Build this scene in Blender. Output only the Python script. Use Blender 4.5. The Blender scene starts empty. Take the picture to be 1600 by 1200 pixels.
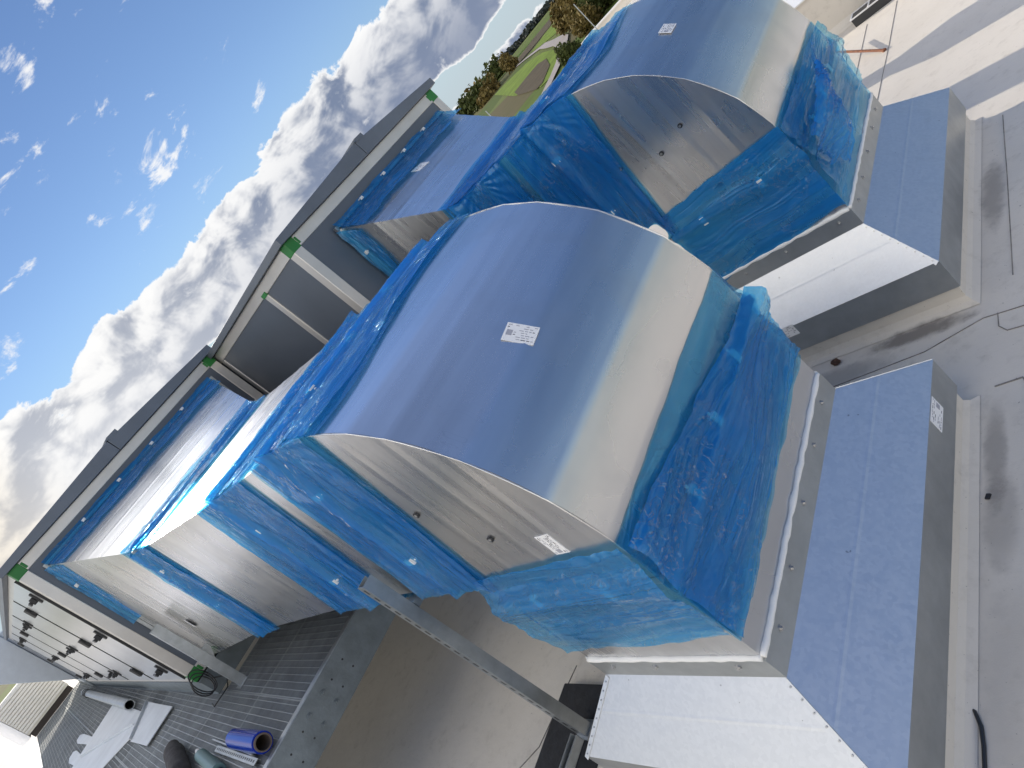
import bpy, bmesh, math, random
from mathutils import Vector, Matrix, noise
random.seed(7)
R = math.radians
C = bpy.context.scene.collection
SC = bpy.context.scene

# ---------------------------------------------------------------- camera
cam = bpy.data.cameras.new("camera"); co = bpy.data.objects.new("camera", cam); C.objects.link(co)
RW = [(0.54749216, 0.3888783, -0.74096289), (-0.3142395, -0.72511451, -0.61274993), (-0.7755681, 0.56831559, -0.27479359)]
mw = Matrix(((RW[0][0], -RW[1][0], -RW[2][0], 2.8755), (RW[0][1], -RW[1][1], -RW[2][1], -1.1912),
             (RW[0][2], -RW[1][2], -RW[2][2], 2.2175), (0, 0, 0, 1)))
co.matrix_world = mw
cam.sensor_width = 36; cam.lens = 1081.8 / 1600 * 36
cam.clip_start = 0.05; cam.clip_end = 9000
SC.camera = co

# ---------------------------------------------------------------- sun and sky
SUN_AZ, SUN_EL = R(169), R(21)          # direction towards the sun: azimuth from +X, elevation
sd = Vector((math.cos(SUN_EL) * math.cos(SUN_AZ), math.cos(SUN_EL) * math.sin(SUN_AZ), math.sin(SUN_EL)))
sl = bpy.data.lights.new("sun", "SUN"); so = bpy.data.objects.new("sun", sl); C.objects.link(so)
sl.energy = 3.1; sl.angle = R(0.5); sl.color = (1.0, 0.9, 0.76)
so.rotation_euler = sd.to_track_quat('Z', 'Y').to_euler()

def nd(nt, typ, **kw):
    n = nt.nodes.new(typ)
    for k, v in kw.items():
        if k in n.inputs.keys() if isinstance(k, str) else False: n.inputs[k].default_value = v
        else: setattr(n, k, v)
    return n
class G:
    """small helper for writing node graphs as expressions"""
    def __init__(s, nt): s.nt = nt
    def _in(s, sock, v):
        if hasattr(v, 'is_output'): s.nt.links.new(v, sock)
        elif v is not None: sock.default_value = v
    def m(s, op, a, b=None, c=None, clamp=False):
        n = s.nt.nodes.new('ShaderNodeMath'); n.operation = op; n.use_clamp = clamp
        for i, v in enumerate((a, b, c)):
            if v is not None: s._in(n.inputs[i], v)
        return n.outputs[0]
    def vm(s, op, a, b=None, out=0):
        n = s.nt.nodes.new('ShaderNodeVectorMath'); n.operation = op
        s._in(n.inputs[0], a)
        if b is not None: s._in(n.inputs[1], b)
        return n.outputs[out]
    def comb(s, x, y, z):
        n = s.nt.nodes.new('ShaderNodeCombineXYZ')
        for i, v in enumerate((x, y, z)): s._in(n.inputs[i], v)
        return n.outputs[0]
    def sep(s, v):
        n = s.nt.nodes.new('ShaderNodeSeparateXYZ'); s._in(n.inputs[0], v); return n.outputs
    def noise(s, vec, scale, detail=3, rough=.5, dist=0):
        n = s.nt.nodes.new('ShaderNodeTexNoise'); s._in(n.inputs['Vector'], vec)
        n.inputs['Scale'].default_value = scale; n.inputs['Detail'].default_value = detail
        n.inputs['Roughness'].default_value = rough; n.inputs['Distortion'].default_value = dist
        return n.outputs['Fac']
    def ss(s, v, a, b, lo=0., hi=1.):
        n = s.nt.nodes.new('ShaderNodeMapRange'); n.interpolation_type = 'SMOOTHSTEP'
        for i, x in enumerate((v, a, b, lo, hi)): s._in(n.inputs[i], x)
        return n.outputs[0]
    def ramp(s, f, *stops):
        n = s.nt.nodes.new('ShaderNodeValToRGB'); s._in(n.inputs[0], f); e = n.color_ramp.elements
        while len(e) < len(stops): e.new(.5)
        for el, (p, c) in zip(e, stops): el.position = p; el.color = (*c, 1) if len(c) == 3 else c
        return n.outputs[0]
    def mix(s, f, a, b, blend='MIX'):
        n = s.nt.nodes.new('ShaderNodeMix'); n.data_type = 'RGBA'; n.blend_type = blend
        s._in(n.inputs[0], f)
        for i, v in ((6, a), (7, b)):
            if isinstance(v, tuple) and len(v) == 3: v = (*v, 1)
            s._in(n.inputs[i], v)
        return n.outputs[2]

w = bpy.data.worlds.new("World"); SC.world = w; w.use_nodes = True
nt = w.node_tree; nt.nodes.clear(); g = G(nt)
sky = nt.nodes.new('ShaderNodeTexSky'); sky.sky_type = 'NISHITA'; sky.sun_disc = False
sky.sun_elevation = SUN_EL; sky.sun_rotation = R(90) - SUN_AZ
sky.air_density = 1.0; sky.dust_density = 0.0; sky.ozone_density = 1.6; sky.altitude = 400
tc = nt.nodes.new('ShaderNodeTexCoord')
dx, dy, dz = g.sep(g.vm('NORMALIZE', tc.outputs['Generated']))
az = g.m('MULTIPLY', g.m('ARCTAN2', dy, dx), 57.2958)                       # degrees, -180..180
az = g.m('MODULO', g.m('ADD', az, 360.), 360.)
el = g.m('MULTIPLY', g.m('ARCSINE', dz), 57.2958)
def cloud(daz, dele, squash, scale, detail, rough, seed):
    v = g.comb(g.m('MULTIPLY', g.m('ADD', az, daz), .1), g.m('MULTIPLY', g.m('ADD', el, dele), .1 * squash), seed)
    return g.noise(v, scale, detail, rough, .35)
# bank of cumulus low above the horizon (az 118..178), plus a brighter heap on the sun's other side
n0 = cloud(0, 0, 1.4, 2.2, 9, .58, 3.1); n1 = cloud(.6, .7, 1.4, 2.2, 9, .58, 3.1)
pn = cloud(0, 0, 2.3, 2.0, 10, .63, 11.3)                                      # small torn puffs higher up
def env(lo0, lo1, hi0, hi1, e): return g.m('MULTIPLY', g.ss(e, lo0, lo1), g.ss(e, hi0, hi1, 1., 0.))
elw = g.m('ADD', el, g.m('MULTIPLY', g.m('SUBTRACT', cloud(40, 0, .4, .7, 2, .5, 9.), .5), 5.))
bank = g.m('MULTIPLY', env(2.9, 4.5, 8.6, 13.2, elw), env(60, 118, 190, 235, az))
low = g.m('MULTIPLY', env(-.5, .2, 1.3, 2.8, el), .86)                      # thin white line of far cloud at the horizon
side = g.m('MULTIPLY', env(28, 42, 62, 76, el), env(172, 182, 285, 325, az))    # unseen white heap left of the picture, mirrored in the hoods, also fill
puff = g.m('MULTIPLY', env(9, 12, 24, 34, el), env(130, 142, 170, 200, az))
az2 = g.m('MODULO', g.m('ADD', az, 180.), 360.)                            # unseen bank added behind the camera to fill the shade
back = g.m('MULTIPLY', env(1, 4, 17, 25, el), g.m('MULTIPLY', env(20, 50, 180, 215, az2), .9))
glare = g.m('MULTIPLY', env(20, 25, 42, 54, el), env(155, 161, 184, 194, az))  # unseen bright cloud added round the sun to brighten the duct tops
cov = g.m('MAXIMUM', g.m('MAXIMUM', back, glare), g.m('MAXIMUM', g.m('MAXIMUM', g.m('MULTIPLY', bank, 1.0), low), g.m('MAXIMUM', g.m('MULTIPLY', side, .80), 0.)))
dens = g.m('SUBTRACT', g.m('ADD', n0, g.m('MULTIPLY', cov, .62)), .90)
fac = g.m('MAXIMUM', g.ss(dens, -.005, .045), g.m('MULTIPLY', g.ss(g.m('ADD', pn, g.m('MULTIPLY', puff, .315)), .885, 1.0), .9))
m0 = cloud(0, 0, 1.4, 2.2, 4.5, .52, 3.1); m1 = cloud(.8, 1.0, 1.4, 2.2, 4.5, .52, 3.1)
lit = g.m('ADD', g.m('MULTIPLY', g.ss(g.m('SUBTRACT', m0, m1), -.10, .10), .75), g.m('MULTIPLY', g.ss(g.m('SUBTRACT', n0, n1), -.12, .12), .25))                               # side of each lump turned to the sun
near = g.ss(az, 136, 172)                                                    # brighter towards the sun
ccol = g.mix(lit, (.20, .255, .38), (1., 1., 1.))
ccol = g.mix(g.m('MULTIPLY', near, .34), ccol, (1.1, 1.08, 1.04))
ccol = g.mix(g.m('MULTIPLY', g.ss(el, 11, 3.5, 0, 1.), g.ss(az, 150, 130, .45, .88)), ccol, g.mix(near, (.235, .285, .41), (.85, .86, .9)))
ccol = g.mix(g.ss(dens, .02, .14), (1.0, 1.0, 1.0), ccol)
bg1 = nt.nodes.new('ShaderNodeBackground'); nt.links.new(g.m('MULTIPLY', .068, g.m('ADD', g.ss(el, 0, 14, .72, 1.), g.m('MULTIPLY', g.ss(el, 26, 50), 1.95))), bg1.inputs[1])
hs = nt.nodes.new('ShaderNodeHueSaturation'); hs.inputs['Saturation'].default_value = 1.12; hs.inputs['Hue'].default_value = .511
nt.links.new(sky.outputs[0], hs.inputs['Color'])
bw = nt.nodes.new('ShaderNodeRGBToBW'); nt.links.new(hs.outputs[0], bw.inputs[0])   # the upper sky is paler, a thin veil
veil = g.mix(g.ss(el, 32, 58, 0, .34), hs.outputs[0], bw.outputs[0])
veil = g.mix(g.ss(el, 10, 1.5, 0, .85), veil, (6.2, 7.4, 8.6))                     # pale air above the horizon
nt.links.new(veil, bg1.inputs[0])
bg2 = nt.nodes.new('ShaderNodeBackground'); ccol = g.mix(g.m('MAXIMUM', g.ss(az, 168, 176), g.ss(az, 90, 60)), ccol, (1.0, .93, .82), 'MULTIPLY'); nt.links.new(ccol, bg2.inputs[0])  # unseen clouds are tinted so their fill light is warmer
# unseen clouds round the sun and facing it are boosted as fill light
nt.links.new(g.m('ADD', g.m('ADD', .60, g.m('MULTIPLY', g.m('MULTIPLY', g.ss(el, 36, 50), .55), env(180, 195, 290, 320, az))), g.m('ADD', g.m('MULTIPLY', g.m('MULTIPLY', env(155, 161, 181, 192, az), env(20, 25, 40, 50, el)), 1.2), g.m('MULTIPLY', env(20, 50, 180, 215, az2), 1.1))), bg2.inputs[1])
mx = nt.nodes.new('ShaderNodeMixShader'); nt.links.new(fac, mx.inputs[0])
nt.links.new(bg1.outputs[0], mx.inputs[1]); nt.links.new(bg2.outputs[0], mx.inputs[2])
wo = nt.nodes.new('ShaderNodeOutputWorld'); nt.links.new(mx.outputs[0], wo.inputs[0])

vs = SC.view_settings; vs.view_transform = 'Standard'; vs.look = 'None'; vs.gamma = 1; vs.exposure = 0.72
SC.cycles.transparent_max_bounces = 32; SC.cycles.max_bounces = 10; SC.cycles.sample_clamp_indirect = 4

# ---------------------------------------------------------------- materials
MATS = {}
def mat(name, base, rough=.5, metal=0., spec=.5, noise_amt=0., nscale=6., bump=0., bscale=40., rvar=0., coat=0., fn=None):
    if name in MATS: return MATS[name]
    m = bpy.data.materials.new(name); m.use_nodes = True; n = m.node_tree; b = n.nodes['Principled BSDF']; gg = G(n)
    b.inputs['Base Color'].default_value = (*base, 1); b.inputs['Roughness'].default_value = rough
    b.inputs['Metallic'].default_value = metal; b.inputs['Specular IOR Level'].default_value = spec
    b.inputs['Coat Weight'].default_value = coat
    t = n.nodes.new('ShaderNodeTexCoord').outputs['Object']
    if noise_amt:
        f = gg.noise(t, nscale, 5, .6)
        c = gg.ramp(f, (.3, tuple(x * (1 - noise_amt) for x in base)), (.7, tuple(min(1, x * (1 + noise_amt)) for x in base)))
        n.links.new(c, b.inputs['Base Color'])
    if rvar:
        n.links.new(gg.m('ADD', gg.m('MULTIPLY', gg.noise(t, nscale * .7, 4, .6), rvar * 2), rough - rvar), b.inputs['Roughness'])
    if bump:
        bn = n.nodes.new('ShaderNodeBump'); bn.inputs['Strength'].default_value = 1; bn.inputs['Distance'].default_value = bump
        n.links.new(gg.noise(t, bscale, 4, .55), bn.inputs['Height']); n.links.new(bn.outputs[0], b.inputs['Normal'])
    if fn: fn(n, b, gg, t)
    MATS[name] = m; return m

def sheet_fn(n, b, gg, t):
    # smooth rolled sheet: faint streaks across the run of the duct, slight oil-canning, a few scuffs
    x, y, z = gg.sep(t)
    st = gg.noise(gg.comb(gg.m('MULTIPLY', x, 16.), gg.m('MULTIPLY', y, .8), gg.m('MULTIPLY', z, .8)), 1., 3, .55)
    base = gg.ramp(st, (.3, (.635, .635, .64)), (.7, (.72, .72, .72)))
    cl = gg.ss(gg.noise(t, 3.2, 3, .5), .45, .75)
    base = gg.mix(gg.m('MULTIPLY', cl, .30), base, (.52, .52, .515))
    sc = gg.ss(gg.m('ABSOLUTE', gg.m('SUBTRACT', gg.noise(t, 2.6, 2, .4, 2.5), .5)), .0035, .0)
    sc = gg.m('MULTIPLY', sc, gg.ss(gg.noise(t, 1.7, 1, .4), .60, .66))
    base = gg.mix(gg.m('MULTIPLY', sc, .15), base, (.30, .30, .31))
    n.links.new(base, b.inputs['Base Color'])
    n.links.new(gg.m('ADD', gg.m('ADD', gg.m('MULTIPLY', st, .10), gg.m('MULTIPLY', cl, .05)), .225), b.inputs['Roughness'])
    bn = n.nodes.new('ShaderNodeBump'); bn.inputs['Distance'].default_value = .012
    n.links.new(gg.m('ADD', gg.noise(t, 1.3, 2, .4), gg.m('MULTIPLY', st, .035)), bn.inputs['Height']); n.links.new(bn.outputs[0], b.inputs['Normal'])
SHEET = mat('aluzinc_sheet', (.62, .62, .62), .3, 1., fn=sheet_fn)
def hood_fn(n, b, gg, t):
    v = n.nodes.new('ShaderNodeTexVoronoi'); n.links.new(t, v.inputs['Vector']); v.inputs['Scale'].default_value = 55
    sp = gg.sep(v.outputs['Color'])[0]
    base = gg.ramp(sp, (0., (.68, .70, .72)), (1., (.73, .75, .77)))
    st = gg.ss(gg.noise(t, 2.2, 6, .65), .56, .80)
    base = gg.mix(gg.m('MULTIPLY', st, .22), base, (.30, .31, .31))
    spot = gg.ss(gg.noise(t, 21., 2, .5), .745, .77)
    base = gg.mix(gg.m('MULTIPLY', spot, .5), base, (.16, .16, .16))
    n.links.new(base, b.inputs['Base Color'])
    n.links.new(gg.m('ADD', gg.m('MULTIPLY', sp, .05), .44), b.inputs['Roughness'])
    bn = n.nodes.new('ShaderNodeBump'); bn.inputs['Distance'].default_value = .006
    n.links.new(gg.noise(t, 2.2, 3, .5), bn.inputs['Height']); n.links.new(bn.outputs[0], b.inputs['Normal'])
HOOD = mat('galvanised_hood', (.6, .62, .64), .42, 1., fn=hood_fn)
COLLAR = mat('galvanised_collar', (.43, .45, .455), .42, .9, noise_amt=.1, bump=.001)
STEEL = mat('galvanised_steel', (.42, .45, .47), .38, .9, noise_amt=.16, nscale=9, rvar=.08)
BEAM = mat('galvanised_beam', (.20, .235, .26), .5, .75, noise_amt=.2, nscale=5, rvar=.1, bump=.002)
GRAT = mat('grating_steel', (.28, .305, .325), .45, .75, noise_amt=.2, nscale=4)
GRATL = mat('grating_bright_steel', (.36, .39, .41), .4, .8, noise_amt=.12, nscale=4)
FRAME = mat('anodised_frame', (.64, .62, .59), .36, .5, noise_amt=.06, nscale=3)
PANEL = mat('grey_coated_panel', (.105, .125, .155), .38, .15, noise_amt=.08, nscale=1.5, bump=.004, bscale=1.2)
DOOR = mat('zinc_door_panel', (.56, .57, .58), .30, .72, noise_amt=.07, nscale=1.2, bump=.004, bscale=1.6)
CAPR = mat('dark_grey_cap_sheet', (.15, .17, .20), .42, .3, noise_amt=.1, nscale=2)
GREEN = mat('green_plastic', (.018, .19, .035), .42, noise_amt=.1)
BLACK = mat('black_plastic', (.016, .018, .022), .4)
RUBBER = mat('black_rubber', (.022, .023, .026), .75, noise_amt=.3, nscale=20, bump=.003)
WHITE = mat('white_sealant', (.80, .80, .78), .5, bump=.004, bscale=30)
PAPER = mat('label_paper', (.80, .81, .82), .45)
INK = mat('label_print', (.10, .10, .12), .6)
INKG = mat('label_print_grey', (.36, .37, .42), .6)
CLIPM = mat('zinc_clamp', (.75, .76, .76), .4, .3)
SCREW = mat('screw_metal', (.5, .5, .5), .3, 1.)
LIGHTP = mat('light_sheet', (.60, .64, .68), .42, .35, noise_amt=.1, nscale=2, rvar=.08)
CARD = mat('cardboard_core', (.13, .10, .085), .85, noise_amt=.15)
RUST = mat('rusty_iron', (.20, .075, .035), .8, noise_amt=.4, nscale=25)
WALLP = mat('pale_cladding', (.82, .79, .71), .55, noise_amt=.05)
WHITEP = mat('white_tarpaulin', (.86, .86, .86), .5, noise_amt=.03, bump=.02, bscale=2.)
BROWN = mat('brown_lump', (.07, .035, .022), .8, noise_amt=.4, nscale=30)
BLUEROLL = mat('blue_film_roll', (.002, .028, .34), .14, spec=.2, coat=.12)
GLASSY = mat('dark_vent_grid', (.035, .037, .04), .4)
def roof_fn(n, b, gg, t):
    x, y, z = gg.sep(t)
    f = gg.noise(t, .7, 6, .6); f2 = gg.noise(t, 9., 6, .65)
    base = gg.ramp(f, (.3, (.62, .575, .50)), (.7, (.70, .655, .58)))
    base = gg.mix(gg.ss(f2, .50, .78, 0, .45), base, (.44, .40, .34))
    d = gg.noise(t, 1.5, 7, .68)
    base = gg.mix(gg.ss(d, .60, .78, 0, .7), base, (.25, .235, .215))
    # puddle stains along the foot of the near hood and between the hoods
    def blob(cx, cy, rx, ry, k):
        u = gg.m('DIVIDE', gg.m('SUBTRACT', x, cx), rx); v = gg.m('DIVIDE', gg.m('SUBTRACT', y, cy), ry)
        q = gg.m('ADD', gg.m('MULTIPLY', u, u), gg.m('MULTIPLY', v, v))
        return gg.m('MULTIPLY', gg.ss(gg.m('ADD', q, gg.m('MULTIPLY', gg.m('SUBTRACT', f2, .5), 1.6)), 1., .1), k)
    for args in ((1.36, 1.55, .07, .42, .45), (1.38, 1.15, .10, .35, .3), (.90, 2.70, .42, .09, .75), (1.36, 3.9, .10, .5, .5), (.3, 2.55, .5, .12, .4), (1.45, .3, .2, .6, .2)):
        base = gg.mix(blob(*args), base, (.105, .095, .09))
    sp = gg.ss(gg.noise(t, 60., 2, .5), .735, .76)
    base = gg.mix(gg.m('MULTIPLY', sp, .6), base, (.12, .11, .10))
    n.links.new(base, b.inputs['Base Color'])
    bn = n.nodes.new('ShaderNodeBump'); bn.inputs['Distance'].default_value = .02
    n.links.new(gg.m('ADD', f, gg.m('MULTIPLY', gg.noise(t, 120., 3, .6), .03)), bn.inputs['Height']); n.links.new(bn.outputs[0], b.inputs['Normal'])
ROOF = mat('roof_membrane', (.55, .52, .47), .62, spec=.3, fn=roof_fn)
SEAM = mat('seam_dirt', (.21, .195, .175), .8, noise_amt=.4, nscale=12)

def film_material(name, n_lo, n_hi, body_mix):
    """clear blue stretch film; the tint deepens with the number of windings laid over each other"""
    m = bpy.data.materials.new(name); m.use_nodes = True; n = m.node_tree; gg = G(n)
    b = n.nodes['Principled BSDF']; out = n.nodes['Material Output']
    uv = n.nodes.new('ShaderNodeUVMap').outputs[0]                     # u along the joint, v across it, in metres
    u, v, _ = gg.sep(uv)
    v2 = gg.m('ADD', v, gg.m('MULTIPLY', gg.noise(uv, 1.4, 2, .5), .16))
    def streak(ku, kv, seed, det=2):                                    # thin tension ridges that run along the joint
        q = gg.noise(gg.comb(gg.m('MULTIPLY', u, ku), gg.m('MULTIPLY', v2, kv), seed), 1., det, .5, .25)
        return gg.m('POWER', gg.m('SUBTRACT', 1., gg.m('MINIMUM', gg.m('MULTIPLY', gg.m('ABSOLUTE', gg.m('SUBTRACT', q, .5)), 5.), 1.)), 2.2)
    s1, s2 = streak(.8, 15., 0.), streak(2.0, 38., 5.)
    where = gg.ss(gg.noise(uv, 2.1, 2, .5), .46, .62)                    # patches that are gathered and crumpled
    cr = gg.noise(uv, 9., 4, .6, 1.8)
    crease = gg.m('MULTIPLY', gg.ss(gg.m('ABSOLUTE', gg.m('SUBTRACT', cr, .5)), .022, .0), where)
    patchy = gg.ss(gg.noise(gg.comb(gg.m('MULTIPLY', u, .9), gg.m('MULTIPLY', v2, 3.), 21.), 1., 2, .5), .38, .66)
    h = gg.m('ADD', gg.m('MULTIPLY', gg.m('MULTIPLY', s1, patchy), .75), gg.m('ADD', gg.m('MULTIPLY', gg.m('MULTIPLY', s2, patchy), .25), gg.m('ADD', gg.m('MULTIPLY', crease, .5), gg.m('MULTIPLY', gg.m('MULTIPLY', cr, where), .6))))
    bn = n.nodes.new('ShaderNodeBump'); bn.inputs['Distance'].default_value = .008; n.links.new(h, bn.inputs['Height'])
    wind = gg.m('ADD', gg.m('MULTIPLY', gg.ss(gg.noise(gg.comb(gg.m('MULTIPLY', u, .5), gg.m('MULTIPLY', v2, 5.), 7.), 1., 1, .4), .47, .50), .6), gg.m('MULTIPLY', gg.ss(gg.noise(gg.comb(gg.m('MULTIPLY', u, .6), gg.m('MULTIPLY', v2, 14.), 17.), 1., 3, .5), .36, .66), .6))   # sharp edges of further windings
    cnt = gg.m('ADD', gg.m('MULTIPLY', wind, n_hi - n_lo), n_lo)
    cnt = gg.m('ADD', cnt, gg.m('ADD', gg.m('MULTIPLY', gg.m('MULTIPLY', s1, patchy), .3), gg.m('MULTIPLY', crease, .1)))
    tint = gg.comb(gg.m('POWER', .34, cnt), gg.m('POWER', .81, cnt), gg.m('POWER', .98, cnt))
    tr = n.nodes.new('ShaderNodeBsdfTransparent'); n.links.new(tint, tr.inputs[0])
    b.inputs['Base Color'].default_value = (.005, .31, .95, 1); b.inputs['Roughness'].default_value = .3
    b.inputs['Specular IOR Level'].default_value = 0.; n.links.new(bn.outputs[0], b.inputs['Normal'])
    tl = n.nodes.new('ShaderNodeBsdfTranslucent'); tl.inputs[0].default_value = (.005, .31, .95, 1); n.links.new(bn.outputs[0], tl.inputs['Normal'])
    gl = n.nodes.new('ShaderNodeBsdfGlossy'); gl.inputs['Roughness'].default_value = .075; n.links.new(bn.outputs[0], gl.inputs['Normal'])
    lw = n.nodes.new('ShaderNodeFresnel'); lw.inputs[0].default_value = 1.38; n.links.new(bn.outputs[0], lw.inputs['Normal'])
    m1 = n.nodes.new('ShaderNodeMixShader'); m1.inputs[0].default_value = .5
    n.links.new(b.outputs[0], m1.inputs[1]); n.links.new(tl.outputs[0], m1.inputs[2])
    m2 = n.nodes.new('ShaderNodeMixShader'); n.links.new(gg.m('ADD', gg.m('MULTIPLY', wind, body_mix), gg.m('ADD', body_mix * 1.7, gg.m('MULTIPLY', crease, .1))), m2.inputs[0])
    n.links.new(tr.outputs[0], m2.inputs[1]); n.links.new(m1.outputs[0], m2.inputs[2])
    m3 = n.nodes.new('ShaderNodeMixShader'); n.links.new(gg.m('ADD', gg.m('MINIMUM', lw.outputs[0], .55), gg.m('MULTIPLY', crease, .22)), m3.inputs[0])
    n.links.new(m2.outputs[0], m3.inputs[1]); n.links.new(gl.outputs[0], m3.inputs[2])
    g2 = n.nodes.new('ShaderNodeBsdfGlossy'); g2.inputs['Roughness'].default_value = .36; g2.inputs['Color'].default_value = (.22, .66, 1., 1); n.links.new(bn.outputs[0], g2.inputs['Normal'])
    m4 = n.nodes.new('ShaderNodeMixShader'); m4.inputs[0].default_value = .085                  # milky sheen of crumpled film
    n.links.new(m3.outputs[0], m4.inputs[1]); n.links.new(g2.outputs[0], m4.inputs[2])
    n.links.new(m4.outputs[0], out.inputs[0]); return m
FILM = film_material('blue_film_wound', .66, 1.2, .135)
FILM1 = film_material('blue_film_single', .5, .8, .06)

# ---------------------------------------------------------------- mesh helpers
class MB:
    def __init__(s): s.v, s.f, s.mi, s.uv, s.sm = [], [], [], {}, False
    def add(s, vs, fs, mi=0, uvs=None):
        o = len(s.v); s.v += [tuple(v) for v in vs]
        for f in fs: s.f.append(tuple(o + i for i in f)); s.mi.append(mi)
        if uvs:
            for i, q in enumerate(uvs): s.uv[o + i] = q
    def box(s, x0, x1, y0, y1, z0, z1, mi=0):
        vs = [(x, y, z) for z in (z0, z1) for y in (y0, y1) for x in (x0, x1)]
        s.add(vs, [(0, 2, 3, 1), (4, 5, 7, 6), (0, 1, 5, 4), (2, 6, 7, 3), (0, 4, 6, 2), (1, 3, 7, 5)], mi)
    def obox(s, c, ax, ay, az, mi=0):
        c, ax, ay, az = map(Vector, (c, ax, ay, az))
        vs = [c + ax * i + ay * j + az * k for k in (-1, 1) for j in (-1, 1) for i in (-1, 1)]
        s.add(vs, [(0, 2, 3, 1), (4, 5, 7, 6), (0, 1, 5, 4), (2, 6, 7, 3), (0, 4, 6, 2), (1, 3, 7, 5)], mi)
    def loft(s, rings, cap=True, closed=True, mi=0):
        n = len(rings[0]); o = len(s.v)
        for r in rings: s.v += [tuple(p) for p in r]
        for a in range(len(rings) - 1):
            for i in range(n if closed else n - 1):
                j = (i + 1) % n
                s.f.append((o + a * n + i, o + a * n + j, o + (a + 1) * n + j, o + (a + 1) * n + i)); s.mi.append(mi)
        if cap and closed:
            s.f.append(tuple(o + i for i in reversed(range(n)))); s.mi.append(mi)
            s.f.append(tuple(o + (len(rings) - 1) * n + i for i in range(n))); s.mi.append(mi)
    def prism(s, poly, axis, a, b, mi=0):
        """poly: 2D points in the other two axes, extruded along axis from a to b"""
        def p(q, h): return {'x': (h, q[0], q[1]), 'y': (q[0], h, q[1]), 'z': (q[0], q[1], h)}[axis]
        s.loft([[p(q, a) for q in poly], [p(q, b) for q in poly]], mi=mi)
    def tube(s, pts, r, n=10, mi=0, cap=True):
        pts = [Vector(p) for p in pts]; rings = []
        rs = r if isinstance(r, (list, tuple)) else [r] * len(pts)
        d0 = (pts[1] - pts[0]).normalized(); up = Vector((0, 0, 1)) if abs(d0.z) < .9 else Vector((1, 0, 0))
        for i, p in enumerate(pts):
            d = (pts[min(i + 1, len(pts) - 1)] - pts[max(i - 1, 0)]).normalized()
            a = d.cross(up).normalized(); b = d.cross(a)
            rings.append([p + (a * math.cos(2 * math.pi * k / n) + b * math.sin(2 * math.pi * k / n)) * rs[i] for k in range(n)])
        s.loft(rings, cap, True, mi)
    def build(s, name, mats, parent=None, smooth=False, bevel=0.):
        me = bpy.data.meshes.new(name); me.from_pydata(s.v, [], s.f)
        ms = mats if isinstance(mats, (list, tuple)) else [mats]
        for m in ms: me.materials.append(m)
        me.polygons.foreach_set('material_index', s.mi)
        if s.uv:
            l = me.uv_layers.new(name='UVMap')
            for lp in me.loops: l.data[lp.index].uv = s.uv.get(lp.vertex_index, (0, 0))
        me.update()
        if not s.uv:
            bm = bmesh.new(); bm.from_mesh(me); bmesh.ops.recalc_face_normals(bm, faces=bm.faces); bm.to_mesh(me); bm.free()
        if smooth: me.shade_smooth() if smooth is True else me.set_sharp_from_angle(angle=R(smooth))
        if smooth and smooth is not True: me.polygons.foreach_set('use_smooth', [True] * len(me.polygons))
        o = bpy.data.objects.new(name, me); C.objects.link(o)
        if parent is not None:
            o.parent = parent
            o.matrix_parent_inverse = parent_matrix(parent).inverted()
        if bevel:
            b = o.modifiers.new('bevel', 'BEVEL'); b.width = bevel; b.segments = 2; b.limit_method = 'ANGLE'; b.angle_limit = R(40)
        return o
def parent_matrix(o):
    m = Matrix.LocRotScale(o.location, o.rotation_euler, o.scale)
    if o.parent is not None: m = parent_matrix(o.parent) @ o.matrix_parent_inverse @ m
    return m
def empty(name, loc, label, cat, group=None, rz=0):
    o = bpy.data.objects.new(name, None); C.objects.link(o); o.location = loc; o.rotation_euler = (0, 0, rz)
    o.empty_display_size = .1; return tag(o, label, cat, group)
def tag(o, label=None, cat=None, group=None, kind=None):
    if label: o['label'] = label
    if cat: o['category'] = cat
    if group: o['group'] = group
    if kind: o['kind'] = kind
    return o
def lerp(a, b, t): return a + (b - a) * t
def nz(x, y=0., z=0.): return noise.noise((x, y, z))
def ridge(x, y, z=0.): return (1 - abs(noise.noise((x, y, z)))) ** 4

ZR = -0.83      # roof level
ZP = 0.40       # walkway level
# ---------------------------------------------------------------- roof (structure)
m = MB()
m.box(-180, 48, -140, 36, ZR - .5, ZR); m.box(-26.5, 48, 36, 50, ZR - .5, ZR)
tag(m.build('roof', ROOF), kind='structure')
def seam_line(m, pts, wd=.0045, h=.005):
    for a, b in zip(pts[:-1], pts[1:]):
        a, b = Vector((*a, 0)), Vector((*b, 0)); d = (b - a); n = Vector((-d.y, d.x, 0)).normalized() * wd; d = d / 2
        c = (a + b) / 2; m.obox((c.x, c.y, ZR + h / 2), d, n / 2, (0, 0, h / 2))
m = MB()
seam_line(m, [(.273, 9.2), (.27, 8.0), (.245, 6.6), (.25, 5.2)]); seam_line(m, [(-.125, 9.17), (-.12, 7.7), (-.12, 6.0)])
seam_line(m, [(1.437, 4.91), (1.455, 4.0), (1.469, 2.92)])
seam_line(m, [(2.6, 2.62), (1.9, 2.63), (1.55, 2.60), (1.30, 2.62), (.95, 2.50), (.6, 2.48), (-.6, 2.42)])
seam_line(m, [(1.38, 2.62), (1.385, 2.5), (1.43, 2.44), (1.55, 2.43), (2.2, 2.44)])
seam_line(m, [(1.36, 2.02), (1.50, 2.03), (1.515, 1.98), (1.53, 1.5), (1.55, .8), (1.6, -.4)], .008)
seam_line(m, [(-2.6, -1.2), (-1.9, -.55), (-1.6, -.2), (-1.5, .4)], .006); seam_line(m, [(-1.1, -2.2), (-.9, -1.2), (-.95, -.5)], .006)
tag(m.build('roof_seam', SEAM), kind='structure')

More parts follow.
